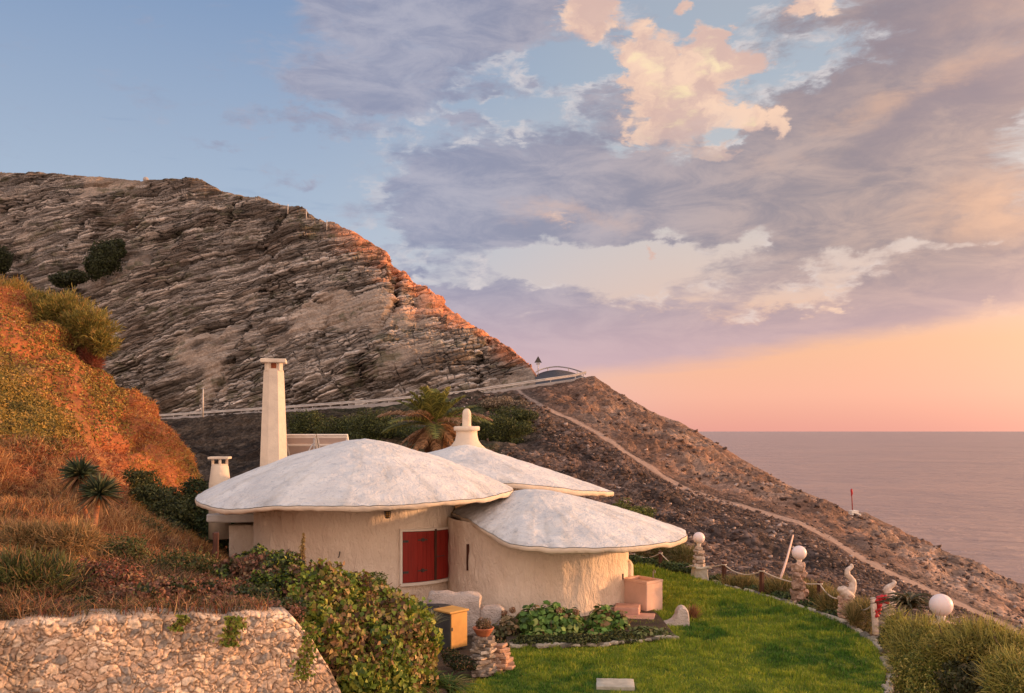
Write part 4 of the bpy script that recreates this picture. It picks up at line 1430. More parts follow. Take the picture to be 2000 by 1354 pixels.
# angles: 0 to the right, 270 toward the camera
ROOFS = {
    1: dict(c=C1, rad=[(0, 3.48), (60, 3.4), (120, 3.4), (180, 3.38), (212, 3.36), (240, 3.46), (270, 3.5), (300, 3.5), (330, 3.52)],
            rim=[(0, 2.50), (40, 2.5), (120, 2.45), (180, 2.42), (205, 2.36), (235, 2.33), (262, 2.42), (285, 2.42), (320, 2.44)],
            top=3.68, off=(0.2, 0.0), g=lambda r: 1 - (0.74 * r + 0.26 * r ** 3), thick=0.10),
    2: dict(c=C2, rad=[(0, 4.2), (90, 4.0), (180, 4.0), (235, 4.1), (270, 4.2), (310, 4.22)],
            rim=[(0, 2.02), (40, 2.1), (90, 2.3), (180, 2.45), (235, 2.5), (258, 2.56), (285, 2.56), (305, 2.42), (320, 2.27), (340, 2.13)],
            top=3.42, off=(0.0, 0.0), g=lambda r: 1 - (0.93 * r + 0.07 * r ** 2), thick=0.12),
    3: dict(c=C3, rad=[(0, 3.28), (60, 3.1), (120, 2.8), (160, 2.0), (193, 1.80), (205, 1.82), (223, 1.95), (240, 2.25), (250, 2.5), (258, 2.9), (262, 3.08), (270, 3.12), (300, 3.2), (330, 3.25)],
            rim=[(0, 1.57), (60, 1.75), (120, 1.95), (180, 1.98), (205, 1.98), (224, 1.97), (240, 1.86), (252, 1.74), (262, 1.66), (272, 1.62), (300, 1.60), (335, 1.57)],
            top=2.56, off=(-0.03, 0.0), g=lambda r: 1 - (0.84 * r + 0.16 * r ** 3), thick=0.10),
}


def roof_z(k, x, y, under=False):
    q = ROOFS[k]
    dx, dy = x - q['c'][0], y - q['c'][1]
    th = np.arctan2(dy, dx)
    r = np.clip(np.hypot(dx, dy) / per(th, q['rad']), 0, 1)
    rim = per(th, q['rim'])
    z = rim + (q['top'] - rim) * q['g'](r)
    return z - (q['thick'] if under else 0)


def make_roof(k, root, label):
    q = ROOFS[k]
    nt, nr = 420, 90
    th = np.linspace(0, TAU, nt, endpoint=False)
    rad = per(th, q['rad'])
    rim = per(th, q['rim'])
    kern = np.ones(9) / 9
    rad = np.convolve(np.concatenate([rad[-4:], rad, rad[:4]]), kern, 'valid')
    rim = np.convolve(np.concatenate([rim[-4:], rim, rim[:4]]), kern, 'valid')
    cx = np.stack([np.cos(th) * 2, np.sin(th) * 2, 0 * th + k * 7], 1)
    rad = rad + 0.035 * fbm(cx, 0.9, 3, 5) + 0.014 * fbm(cx, 0.25, 3, 6)
    rim = rim + 0.028 * fbm(cx, 1.3, 3, 15)
    V = []
    rs = np.linspace(0.0, 1, nr) ** 0.8
    for r in rs:
        x = q['c'][0] + np.cos(th) * rad * r + q['off'][0] * (1 - r)
        y = q['c'][1] + np.sin(th) * rad * r + q['off'][1] * (1 - r)
        z = rim + (q['top'] - rim) * q['g'](r)
        if k == 1:      # softened tip
            z = z - 0.05 * np.exp(-(r / 0.07) ** 2)
        if k == 3:
            z = z - 0.05 * np.exp(-(r / 0.10) ** 2)
        if k == 2:      # flared up into the neck of the finial
            z = z + 0.16 * np.exp(-(r / 0.10) ** 2)
        V.append(np.stack([x, y, z], 1))
    V = np.concatenate(V)
    V[:, 2] += 0.020 * fbm(V, 0.55, 4, 31 + k) + 0.006 * fbm(V, 0.12, 2, 41 + k)
    n1 = len(V)
    # underside
    U_ = []
    for r in (0.985, 0.5, 0.02):
        x = q['c'][0] + np.cos(th) * (rad - 0.02) * r
        y = q['c'][1] + np.sin(th) * (rad - 0.02) * r
        z = rim + (q['top'] - rim) * q['g'](r) - q['thick'] - 0.01
        U_.append(np.stack([x, y, z], 1))
    V2 = np.concatenate(U_)
    Fs = [(i * nt + a, i * nt + (a + 1) % nt, (i + 1) * nt + (a + 1) % nt, (i + 1) * nt + a) for i in range(nr - 1) for a in range(nt)]
    F2 = [(n1 + i * nt + (a + 1) % nt, n1 + i * nt + a, n1 + (i + 1) * nt + a, n1 + (i + 1) * nt + (a + 1) % nt) for i in range(2) for a in range(nt)]
    F2 = [f[::-1] for f in F2]
    # weather: runoff streaks from the peak, grime gathered toward the rim, patched cracks
    TH = np.tile(th, nr)
    RR = np.repeat(rs, nt)
    pol = np.stack([np.cos(TH) * 9, np.sin(TH) * 9, RR * 1.6 + k * 5], 1)
    stk = sstep(0.05, 0.7, fbm(pol, 0.55, 4, 91)) * sstep(0.15, 0.6, RR)
    pat = sstep(0.25, 0.5, fbm(V, 0.9, 3, 92))
    rimd = sstep(0.90, 1.0, RR) * sstep(-0.4, 0.5, fbm(V, 0.25, 3, 93))
    crk = np.exp(-(fbm(V, 1.3, 4, 94) / 0.018) ** 2) * sstep(0.0, 0.4, fbm(V, 2.0, 2, 95))
    W = (1 - 0.12 * stk - 0.08 * pat - 0.16 * rimd - 0.22 * crk)[:, None] * np.array([1, 1, 1]) - (stk + rimd)[:, None] * np.array([0, 0.012, 0.03])
    W = np.concatenate([np.clip(W, 0.1, 1), np.ones((len(V2), 3))])
    roof = mk('roof', np.concatenate([V, V2]), Fs + F2, M['roof_white'], root, tint=W)
    roof['label'] = label
    # cream edge band under the rim
    outer = V[-nt:]
    bump_ = 0.020 * fbm(cx, 0.20, 3, 25)[:, None]
    out = np.stack([np.cos(th), np.sin(th), 0 * th], 1)
    rings = [outer + out * 0.004 - [0, 0, 0.012], outer + out * 0.008 - [0, 0, 0.02],
             outer + out * (0.006 + 0.3 * bump_) - [0, 0, q['thick'] * 0.9] - bump_ * [[0, 0, 1]],
             outer - out * 0.05 - [0, 0, q['thick'] + 0.012] - bump_ * [[0, 0, 1.2]],
             outer - out * 0.30 - [0, 0, q['thick'] - 0.02]]
    VB = np.concatenate(rings)
    FB = [(i * nt + a, i * nt + (a + 1) % nt, (i + 1) * nt + (a + 1) % nt, (i + 1) * nt + a) for i in range(4) for a in range(nt)]
    mk('eave_band', VB, FB, M['roof_edge'], roof)
    return roof


def make_wall(c, r, k, root, a0=0, a1=360, zlo=-0.2, label=None, seed=0, extra=0.0):
    n = 260
    th = np.radians(np.linspace(a0, a1, n))
    rr = r + 0.02 * fbm(np.stack([np.cos(th) * 3, np.sin(th) * 3, 0 * th], 1), 1.2, 3, seed)
    x, y = c[0] + rr * np.cos(th), c[1] + rr * np.sin(th)
    zt = roof_z(k, x, y, True) + 0.05 + extra
    nz = 70
    V = []
    for i in range(nz):
        t = i / (nz - 1)
        z = zlo + (zt - zlo) * t
        pts = np.stack([x, y, z], 1)
        o = 0.020 * fbm(pts * [1, 1, 0.45], 0.16, 3, seed + 3) + 0.03 * (1 - t) ** 3
        pts[:, 0] += np.cos(th) * o
        pts[:, 1] += np.sin(th) * o
        V.append(pts)
    V = np.concatenate(V)
    Fs = [(i * n + a, i * n + a + 1, (i + 1) * n + a + 1, (i + 1) * n + a) for i in range(nz - 1) for a in range(n - 1)]
    o = mk('wall', V, Fs, M['plaster'], root)
    if label:
        o['label'] = label
    return o


def arc_pt(c, r, a, z):
    """a in degrees measured from the camera side toward the right"""
    return np.array([c[0] + r * math.sin(R(a)), c[1] - r * math.cos(R(a)), z])


def arc_panel(c, r0, r1, a0, a1, z0, z1, n=10, slant=0.0):
    """curved slab between two radii; slant lowers it with the angle"""
    V, Fs = [], []
    for i in range(n + 1):
        a = a0 + (a1 - a0) * i / n
        dz = slant * (a - 34) / 46
        for r, z in ((r0, z0), (r1, z0), (r1, z1), (r0, z1)):
            V.append(arc_pt(c, r, a, z + dz))
    for i in range(n):
        for k in range(4):
            k2 = (k + 1) % 4
            Fs.append((i * 4 + k, (i + 1) * 4 + k, (i + 1) * 4 + k2, i * 4 + k2))
    Fs += [(3, 2, 1, 0), (n * 4, n * 4 + 1, n * 4 + 2, n * 4 + 3)]
    return V, Fs


def build_house():
    root = thing('house', (-1.5, 20.5, 0), 'white round house of three joined drums under wide conical white roofs', 'house')
    make_roof(1, root, 'large front left conical roof with wavy edge')
    make_roof(2, root, 'rear conical roof carrying a knob on its neck')
    make_roof(3, root, 'lower right conical roof swept up against the middle wall')
    make_wall(C1, R1, 1, root, label='rendered wall of the left drum with red shutters', seed=1)
    make_wall(C2, R2, 2, root, label='rendered wall of the rear drum', seed=11)
    make_wall(C3, R3, 3, root, label='rendered wall of the right drum', seed=21)
    # annex at the left with a flat slab
    V, Fs = bbox((-5.55, 20.75, 0.75), (1.75, 2.0, 1.8), 0, 0.02, 2, 0.01, 6)
    w = mk('wall', V, Fs, M['plaster'], root)
    w['label'] = 'plain wall of the low annex at the left'
    V, Fs = bbox((-5.70, 20.6, 1.76), (2.2, 2.5, 0.20), 0, 0.04, 2, 0.02, 6, tilt=(R(-4), 0))
    mk('roof', V, Fs, M['slab_white'], root)['label'] = 'flat slab roof of the low annex'
    # finial on the rear roof
    V, Fs = lathe((C2[0], C2[1], 0), [(0.55, 3.28), (0.42, 3.40), (0.34, 3.52), (0.305, 3.66), (0.30, 3.80)], 40, nz=0.006)
    nk = mk('roof_neck', V, Fs, M['roof_edge'], root)
    V, Fs = lathe((C2[0], C2[1], 0), [(0.28, 3.79), (0.37, 3.805), (0.375, 3.90), (0.35, 3.92), (0.0, 3.92)], 40, nz=0.005)
    mk('cap', V, Fs, M['roof_edge'], nk)
    V, Fs = lathe((C2[0], C2[1], 0), [(0.145, 3.90), (0.13, 3.95), (0.125, 4.25), (0.115, 4.34), (0.085, 4.40), (0.04, 4.43), (0.0, 4.435)], 28, nz=0.004)
    mk('knob', V, Fs, M['roof_edge'], nk)
    # tall chimney: tapering eight-sided shaft with openings under a slab
    cx, cy = -6.02, 22.0
    prof = [(0.34, 1.6), (0.335, 2.9), (0.30, 3.9), (0.262, 4.9), (0.245, 5.30), (0.20, 5.36)]
    V, Fs = [], []
    n = 8
    for r, z in prof:
        for a in range(8):
            t = R(22.5 + 45 * a + 12)
            s = r / math.cos(R(22.5)) * (1.0 if a % 2 else 1.0)
            V.append((cx + s * math.cos(t), cy + s * math.sin(t) * 0.9, z))
    for i in range(len(prof) - 1):
        for a in range(8):
            Fs.append((i * 8 + a, i * 8 + (a + 1) % 8, (i + 1) * 8 + (a + 1) % 8, (i + 1) * 8 + a))
    Fs.append(tuple((len(prof) - 1) * 8 + a for a in range(8)))
    ch = mk('chimney', V, Fs, M['roof_edge'], root, smooth=False)
    ch['label'] = 'tall tapering chimney'
    ps = []
    for a in range(4):
        t = R(12 + 45 + 90 * a)
        ps.append(bbox((cx + 0.20 * math.cos(t), cy + 0.18 * math.sin(t), 5.40), (0.12, 0.12, 0.22), t, 0.01, 1))
    for V, Fs in ps:
        mk('vent_pillar', V, Fs, M['roof_edge'], ch, smooth=False)
    V, Fs = bbox((cx, cy, 5.55), (0.62, 0.58, 0.10), R(12), 0.02, 2, 0.004, 2)
    mk('cap', V, Fs, M['roof_edge'], ch, smooth=False)
    V, Fs = bbox((cx, cy, 5.40), (0.14, 0.14, 0.24), 0, 0.02, 1)
    mk('flue', V, Fs, M['terracotta'], ch, smooth=False)
    # small chimney behind the left end of the roof
    cx, cy = -7.05, 21.0
    V, Fs = lathe((cx, cy, 0), [(0.26, 1.2), (0.25, 2.5), (0.225, 2.72), (0.20, 2.92), (0.18, 2.99), (0.0, 3.0)], 28, nz=0.005)
    ch = mk('chimney', V, Fs, M['roof_edge'], root)
    ch['label'] = 'short round chimney'
    ps = [bbox((cx + 0.16 * math.cos(R(a)), cy + 0.16 * math.sin(R(a)), 3.03), (0.06, 0.06, 0.17), R(a), 0.008, 1) for a in (20, 110, 200, 290)]
    for V, Fs in ps:
        mk('vent_pillar', V, Fs, M['roof_edge'], ch, smooth=False)
    V, Fs = bbox((cx, cy, 3.14), (0.48, 0.46, 0.055), R(8), 0.012, 2, 0.003, 2)
    mk('cap', V, Fs, M['roof_edge'], ch, smooth=False)
    # shuttered window on the curve of the left drum
    A0, A1, AM = 34.5, 80.0, 57.2
    Z0, Z1 = 0.70, 1.75
    SLA = -0.09
    fr = []
    fr.append(arc_panel(C1, R1 - 0.05, R1 + 0.065, A0 - 1.2, A1 + 1.2, Z1, Z1 + 0.045, 20, SLA))
    fr.append(arc_panel(C1, R1 - 0.05, R1 + 0.075, A0 - 1.4, A1 + 1.4, Z0 - 0.06, Z0, 20, SLA))
    fr.append(arc_panel(C1, R1 - 0.05, R1 + 0.062, A0 - 1.2, A0, Z0, Z1, 2, SLA))
    fr.append(arc_panel(C1, R1 - 0.05, R1 + 0.062, A1, A1 + 1.2, Z0, Z1, 2, SLA))
    V, Fs = join(fr)
    wn = mk('window_frame', V, Fs, M['white_paint'], root, smooth=False)
    V, Fs = arc_panel(C1, R1 - 0.02, R1 + 0.025, A0, A1, Z0, Z1, 20, SLA)
    mk('window_recess', V, Fs, M['dark_wood'], root, smooth=False)
    for a0, a1, side in ((A0 + 0.3, AM - 1.2, 0), (AM + 1.0, A1 - 0.4, 1)):
        nb = 7
        bs = []
        for i in range(nb):
            s0 = a0 + (a1 - a0) * i / nb
            s1 = a0 + (a1 - a0) * (i + 1) / nb - 0.10
            bs.append(arc_panel(C1, R1 + 0.028, R1 + 0.058 + 0.002 * (i % 2), s0, s1, Z0 + 0.012, Z1 - 0.012, 2, SLA))
        V, Fs = join(bs)
        sh = mk('shutter', V, Fs, M['red_wood'], root, smooth=False)
        hb = []   # each hinge its own part
        for zc in (Z1 - 0.20, Z0 + 0.22):
            if side == 0:
                hb.append(arc_panel(C1, R1 + 0.058, R1 + 0.068, a0, a0 + 3.2, zc - 0.022, zc + 0.022, 2, SLA))
                hb.append(arc_panel(C1, R1 + 0.061, R1 + 0.071, a0 + 9.0, a0 + 15.5, zc + 0.005, zc + 0.030, 3, SLA))
                hb.append(arc_panel(C1, R1 + 0.063, R1 + 0.075, a0 + 11.4, a0 + 13.2, zc - 0.015, zc + 0.055, 2, SLA))
            else:
                hb.append(arc_panel(C1, R1 + 0.061, R1 + 0.072, a1 - 6.0, a1, zc - 0.02, zc + 0.012, 2, SLA))
                hb.append(arc_panel(C1, R1 + 0.063, R1 + 0.100, a1 - 1.5, a1 + 1.0, zc - 0.05, zc + 0.05, 2, SLA))
        if side == 1:
            hb.append(arc_panel(C1, R1 + 0.061, R1 + 0.071, a0, a0 + 7.0, 1.19, 1.205, 2, SLA))
        for V, Fs in hb:
            mk('hinge', V, Fs, M['iron'], sh, smooth=False)
    V, Fs = arc_panel(C1, R1 + 0.026, R1 + 0.066, AM - 1.1, AM + 0.8, Z0 + 0.01, Z1 + 0.03, 1, SLA)
    mk('centre_bar', V, Fs, M['dark_wood'], wn, smooth=False)  # dark strip stands in for the shaded gap between the two shutters
    # wall lantern under the big roof
    lp = arc_pt(C1, R1 + 0.16, 25.5, 2.14)
    V, Fs = join([tube([arc_pt(C1, R1 - 0.02, 25.5, 2.24), arc_pt(C1, R1 + 0.10, 25.5, 2.26), lp + [0, 0, 0.10]], 0.012, 6),
                  lathe(lp, [(0.0, 0.10), (0.065, 0.055), (0.07, 0.045), (0.05, 0.04)][::-1], 10),
                  lathe(lp, [(0.0, -0.10), (0.045, -0.09), (0.05, -0.075), (0.0, -0.07)], 10)]
                 + [tube([lp + [0.05 * math.cos(R(a)), 0.05 * math.sin(R(a)), -0.08], lp + [0.062 * math.cos(R(a)), 0.062 * math.sin(R(a)), 0.05]], 0.006, 4) for a in range(0, 360, 60)]
                 + [tube([lp + [0.058 * math.cos(R(a)), 0.058 * math.sin(R(a)), h] for a in range(0, 361, 30)], 0.005, 4, False) for h in (-0.03, 0.015)])
    ln = mk('wall_lantern', V, Fs, M['iron'], root)
    V, Fs = lathe(lp, [(0.038, -0.07), (0.05, 0.035)], 12)
    mk('lantern_glass', V, Fs, M['ochre_door'], ln)
    # iron hook on the left wall, slot in the right wall
    hp = arc_pt(C1, R1 + 0.02, 2.0, 1.33)
    V, Fs = tube([hp + [0, 0.02, 0.06], hp + [0.01, -0.04, 0.05], hp + [0.0, -0.05, -0.02], hp + [-0.025, -0.03, -0.05]], 0.011, 6)
    mk('wall_hook', V, Fs, M['iron'], root)
    V, Fs = arc_panel(C3, R3 - 0.05, R3 + 0.035, -47.0, -46.1, 0.92, 1.46, 2)
    mk('drain_slot', V, Fs, M['dark_wood'], root, smooth=False)
    V, Fs = arc_panel(C3, R3, R3 + 0.035, 62.0, 62.7, 0.66, 0.78, 2)
    mk('wall_plate', V, Fs, M['dark_wood'], root, smooth=False)
    # stub of a rounded yard wall behind the right drum
    V, Fs = bbox((2.50, 19.3, 0.45), (0.30, 0.9, 1.05), 0, 0.14, 5, 0.012, 2)
    mk('yard_wall', V, Fs, M['plaster'], root)


build_house()


def solar_panel(x0, label):
    c = P(x0 + 31, 852, 22.5)
    root = thing('solar_panel', (c[0], c[1], 2.6), label, 'solar panel', 'solar panels behind the roof')
    w = 0.79
    a = R(38)
    e = np.array([0, math.sin(a), -math.cos(a)])       # down the panel, away from the viewer
    nrm = np.array([0, math.cos(a), math.sin(a)])
    L = 1.25

    def slab(u0, u1, v0, v1, t0, t1):
        V = []
        for t in (t0, t1):
            for u, v in ((u0, v0), (u1, v0), (u1, v1), (u0, v1)):
                V.append(c + np.array([u, 0, 0]) + e * v + nrm * t)
        return V, [(0, 1, 2, 3), (7, 6, 5, 4), (0, 4, 5, 1), (1, 5, 6, 2), (2, 6, 7, 3), (3, 7, 4, 0)]
    V, Fs = slab(-w / 2 + 0.02, w / 2 - 0.02, 0.02, L - 0.02, 0.0, 0.05)
    mk('panel', V, Fs, M['panel_back'], root, smooth=False)
    V, Fs = join([slab(-w / 2, w / 2, -0.01, 0.05, -0.02, 0.07), slab(-w / 2, w / 2, L - 0.05, L, -0.02, 0.07),
                  slab(-w / 2, -w / 2 + 0.04, 0.05, L - 0.05, -0.018, 0.068), slab(w / 2 - 0.04, w / 2, 0.05, L - 0.05, -0.018, 0.068), slab(-w / 2 + 0.03, w / 2 - 0.03, 0.26, 0.31, -0.03, 0.0)])
    mk('frame', V, Fs, M['white_paint'], root, smooth=False)
    V, Fs = join([tube([c + [w / 2 - 0.05, -0.05, -0.2], c + [-w / 2 + 0.25, 0.1, -0.95]], 0.02, 6), tube([c + [w / 2 - 0.03, -0.02, -0.05], c + [w / 2 - 0.03, -0.02, -1.2]], 0.018, 6)])
    mk('strut', V, Fs, M['metal'], root)
    # tank-less hood rail along the top edge
    V, Fs = bbox(c + [0, -0.03, 0.035], (w + 0.01, 0.07, 0.035), 0, 0.008, 1)
    mk('top_rail', V, Fs, M['white_paint'], root, smooth=False)


solar_panel(555, 'solar panel seen from behind, directly beside the tall chimney')
solar_panel(618, 'solar panel seen from behind, close to the peak of the large roof')


# ------------------------------------------------------------------ things round the house
def build_yard():
    # rough white blocks in front of the wall
    V1 = bbox((-1.10, 16.45, 0.34), (0.98, 0.30, 0.80), R(2), 0.06, 3, 0.035, 5, tilt=(0, R(3)))
    V2 = bbox((-0.38, 16.5, 0.20), (0.46, 0.34, 0.55), R(4), 0.09, 3, 0.03, 4)
    V, Fs = V1
    root = thing('low_wall', (-0.9, 16.45, 0), 'low lumpy white garden wall with a lower step at its right end, in front of the house', 'low wall')
    mk('wall_block', V, Fs, M['white_lumpy'], root)
    V, Fs = V2
    mk('step_block', V, Fs, M['white_lumpy'], root)
    # cabinet
    cx, cy = -1.07, 15.32
    root = thing('utility_cabinet', (cx, cy, 0), 'knee high box cabinet with a sunlit ochre side facing the lawn', 'cabinet')
    V, Fs = bbox((cx, cy, 0.31), (0.40, 0.40, 0.64), R(45), 0.015, 2)
    mk('body', V, Fs, M['grey_cabinet'], root, smooth=False)
    nn = np.array([math.cos(R(-45)), math.sin(R(-45)), 0])
    V, Fs = bbox(np.array([cx, cy, 0.32]) + nn * 0.207, (0.02, 0.375, 0.60), R(-45), 0.006, 1)
    dr = mk('door', V, Fs, M['ochre_door'], root, smooth=False)  # panel whose ochre carries the sunlit look of this grey side
    V, Fs = bbox(np.array([cx, cy, 0.36]) + nn * 0.222 + np.array([-.12, -.12, 0]), (0.012, 0.03, 0.06), R(-45), 0.004, 1)
    mk('handle', V, Fs, M['iron'], dr, smooth=False)
    V, Fs = bbox((cx, cy, 0.645), (0.45, 0.45, 0.035), R(45), 0.01, 2)
    mk('top', V, Fs, M['ochre_door'], root, smooth=False)
    # bin behind
    bx, by = -1.42, 16.02
    root = thing('bin', (bx, by, 0), 'round black bin with a flat lid behind the cabinet', 'bin')
    V, Fs = lathe((bx, by, 0), [(0.26, -0.03), (0.27, 0.0), (0.31, 0.46), (0.33, 0.47), (0.33, 0.50)], 36)
    mk('body', V, Fs, M['dark_plastic'], root)
    V, Fs = lathe((bx, by, 0), [(0.35, 0.50), (0.355, 0.535), (0.33, 0.555), (0.20, 0.57), (0.0, 0.575)], 36)
    ld = mk('lid', V, Fs, M['dark_plastic'], root)
    V, Fs = tube([(bx - 0.1, by - 0.12, 0.57), (bx - 0.08, by - 0.12, 0.60), (bx + 0.08, by - 0.12, 0.60), (bx + 0.1, by - 0.12, 0.57)], 0.012, 6)
    mk('handle', V, Fs, M['dark_plastic'], ld)


build_yard()


def stack(c0, layers, rg, mat, name, root, r0, r1, h0, h1, slim=1.0, tintpal=None, shift=(0, 0)):
    """a dry-stone pile: flat irregular stones, course by course"""
    ps, z = [], h0
    dz = (h1 - h0) / layers
    for i in range(layers):
        t = i / max(1, layers - 1)
        rr = r0 + (r1 - r0) * t
        cx, cy = c0[0] + shift[0] * t, c0[1] + shift[1] * t
        m = 1 if rr < 0.14 else (4 if rr < 0.3 else 6)
        for k in range(m):
            a = rg.random() * 1.0 + TAU * k / m + i * 0.8
            q = 0 if m == 1 else rr * 0.5
            sx = rr * (1.9 if m == 1 else 1.05) * (0.85 + 0.3 * rg.random())
            sy = rr * (1.7 if m == 1 else 0.95) * (0.85 + 0.3 * rg.random())
            ps.append(bbox((cx + q * math.cos(a), cy + q * math.sin(a), z + dz * 0.5 + 0.1 * dz * rg.normal()), (sx, sy, dz * (0.93 + 0.1 * rg.random())),
                           a + rg.normal() * 0.3, dz * 0.25, 2, dz * 0.20, 1, tilt=(rg.normal() * 0.05, rg.normal() * 0.05), sc=0.08))
        z += dz
    V, Fs = join(ps)
    pal = tintpal or [(0.42, 0.33, 0.26), (0.30, 0.23, 0.18), (0.52, 0.42, 0.33), (0.24, 0.20, 0.17)]
    C = np.concatenate([np.tile(pick(pal, [1] * len(pal), 1, rg, 0.15), (len(v), 1)) for v, f in ps])
    return mk(name, V, Fs, M[mat], root, smooth=False, tint=C)


def build_pillar():
    rg = np.random.default_rng(8)
    c = ((944 - 1000) / F * 13.7, 13.7)
    root = thing('stone_pillar', (c[0], c[1], 0), 'short dry stone pillar on the lawn edge carrying a terracotta bowl', 'pillar')
    stack(c, 12, rg, 'stone', 'shaft', root, 0.21, 0.155, -0.04, 0.57)
    stack((c[0] + 0.25, c[1] + 0.15), 8, rg, 'stone', 'side_pile', root, 0.25, 0.12, -0.04, 0.40, tintpal=[(0.50, 0.30, 0.20), (0.42, 0.26, 0.18), (0.36, 0.25, 0.19)])
    V, Fs = lathe((c[0], c[1], 0.57), [(0.09, 0.0), (0.10, 0.012), (0.135, 0.06), (0.165, 0.115), (0.172, 0.13), (0.16, 0.135), (0.145, 0.11), (0.0, 0.10)], 32)
    b = thing('flower_bowl', (c[0], c[1], 0.57), 'shallow terracotta bowl with a dry plant on top of the stone pillar', 'plant bowl')
    mk('bowl', V, Fs, M['terracotta'], b)
    bush('dry_plant', [((c[0], c[1], 0.75), (0.13, 0.12, 0.08))], 900, 0.03, [(0.30, 0.18, 0.10), (0.16, 0.10, 0.06), (0.14, 0.14, 0.06)], [2, 2, 1], parent=b, part='dry_plant', stems=False, seed=4)


build_pillar()


def build_sink():
    root = thing('wash_basin', (2.75, 18.35, 0), 'pink rendered outdoor basin with a tap beside the right wall of the house', 'basin')
    rz = R(-49)
    V, Fs = bbox((2.75, 18.38, 0.29), (0.68, 0.52, 0.66), rz, 0.02, 2, 0.004, 3)
    mk('body', V, Fs, M['pink_plaster'], root, smooth=False)
    ux, uy = np.array([math.cos(rz), math.sin(rz), 0]), np.array([-math.sin(rz), math.cos(rz), 0])
    c = np.array([2.75, 18.38, 0.645])
    V, Fs = join([bbox(c + ux * 0.30, (0.09, 0.54, 0.06), rz, 0.015, 2), bbox(c - ux * 0.30, (0.09, 0.54, 0.06), rz, 0.015, 2),
                  bbox(c + uy * 0.23, (0.50, 0.08, 0.06), rz, 0.015, 2), bbox(c - uy * 0.23, (0.50, 0.08, 0.06), rz, 0.015, 2)])
    mk('rim', V, Fs, M['pink_plaster'], root, smooth=False)
    t = c + ux * 0.1 + uy * 0.24
    V, Fs = tube([t, t + [0, 0, 0.16], t + [0.01, -0.03, 0.20], t + [0.02, -0.10, 0.19], t + [0.02, -0.12, 0.15]], 0.012, 8)
    mk('tap', V, Fs, M['metal'], root)
    root = thing('steps', (2.6, 17.5, 0), 'two pink tiled steps at the right corner of the house', 'steps')
    V, Fs = bbox((2.36, 17.80, 0.10), (0.50, 0.50, 0.24), R(-12), 0.02, 2, 0.004, 3)
    mk('upper_step', V, Fs, M['pink_tile'], root, smooth=False)
    V, Fs = bbox((2.46, 17.45, 0.03), (0.80, 0.56, 0.13), R(-12), 0.02, 2, 0.004, 3)
    mk('lower_step', V, Fs, M['pink_tile'], root, smooth=False)
    # white curved kerb end
    out = [(2.72, -0.05), (2.74, 0.03), (2.90, 0.06), (3.04, 0.09), (3.13, 0.14), (3.19, 0.22), (3.21, 0.31), (3.25, 0.37), (3.31, 0.39), (3.37, 0.37), (3.41, 0.31), (3.43, 0.20), (3.44, -0.05)]
    V, Fs = [], []
    n = len(out)
    for y, s in ((16.80, 0.93), (16.84, 1), (17.04, 1), (17.08, 0.93)):
        for x, z in out:
            V.append((3.1 + (x - 3.1) * s, y, z * s))
    for i in range(3):
        for k in range(n):
            k2 = (k + 1) % n
            Fs.append((i * n + k, i * n + k2, (i + 1) * n + k2, (i + 1) * n + k))
    Fs += [tuple(range(n - 1, -1, -1)), tuple(3 * n + k for k in range(n))]
    tag(mk('curved_kerb', V, Fs, M['white_lumpy'], smooth=False, loc=(3.1, 16.9, 0)), 'white curved low kerb ending in a rounded upright, standing on the lawn by the steps', 'kerb')
    V, Fs = bbox(((1202 - 1000) / F * 12.9, 12.92, 0.025), (0.56, 0.42, 0.07), R(-6), 0.01, 2, 0.008, 4)
    tag(mk('paving_slab', V, Fs, M['slab'], loc=(1.53, 12.92, 0)), 'flat pale stone slab lying in the lawn at the bottom of the picture', 'slab')


build_sink()


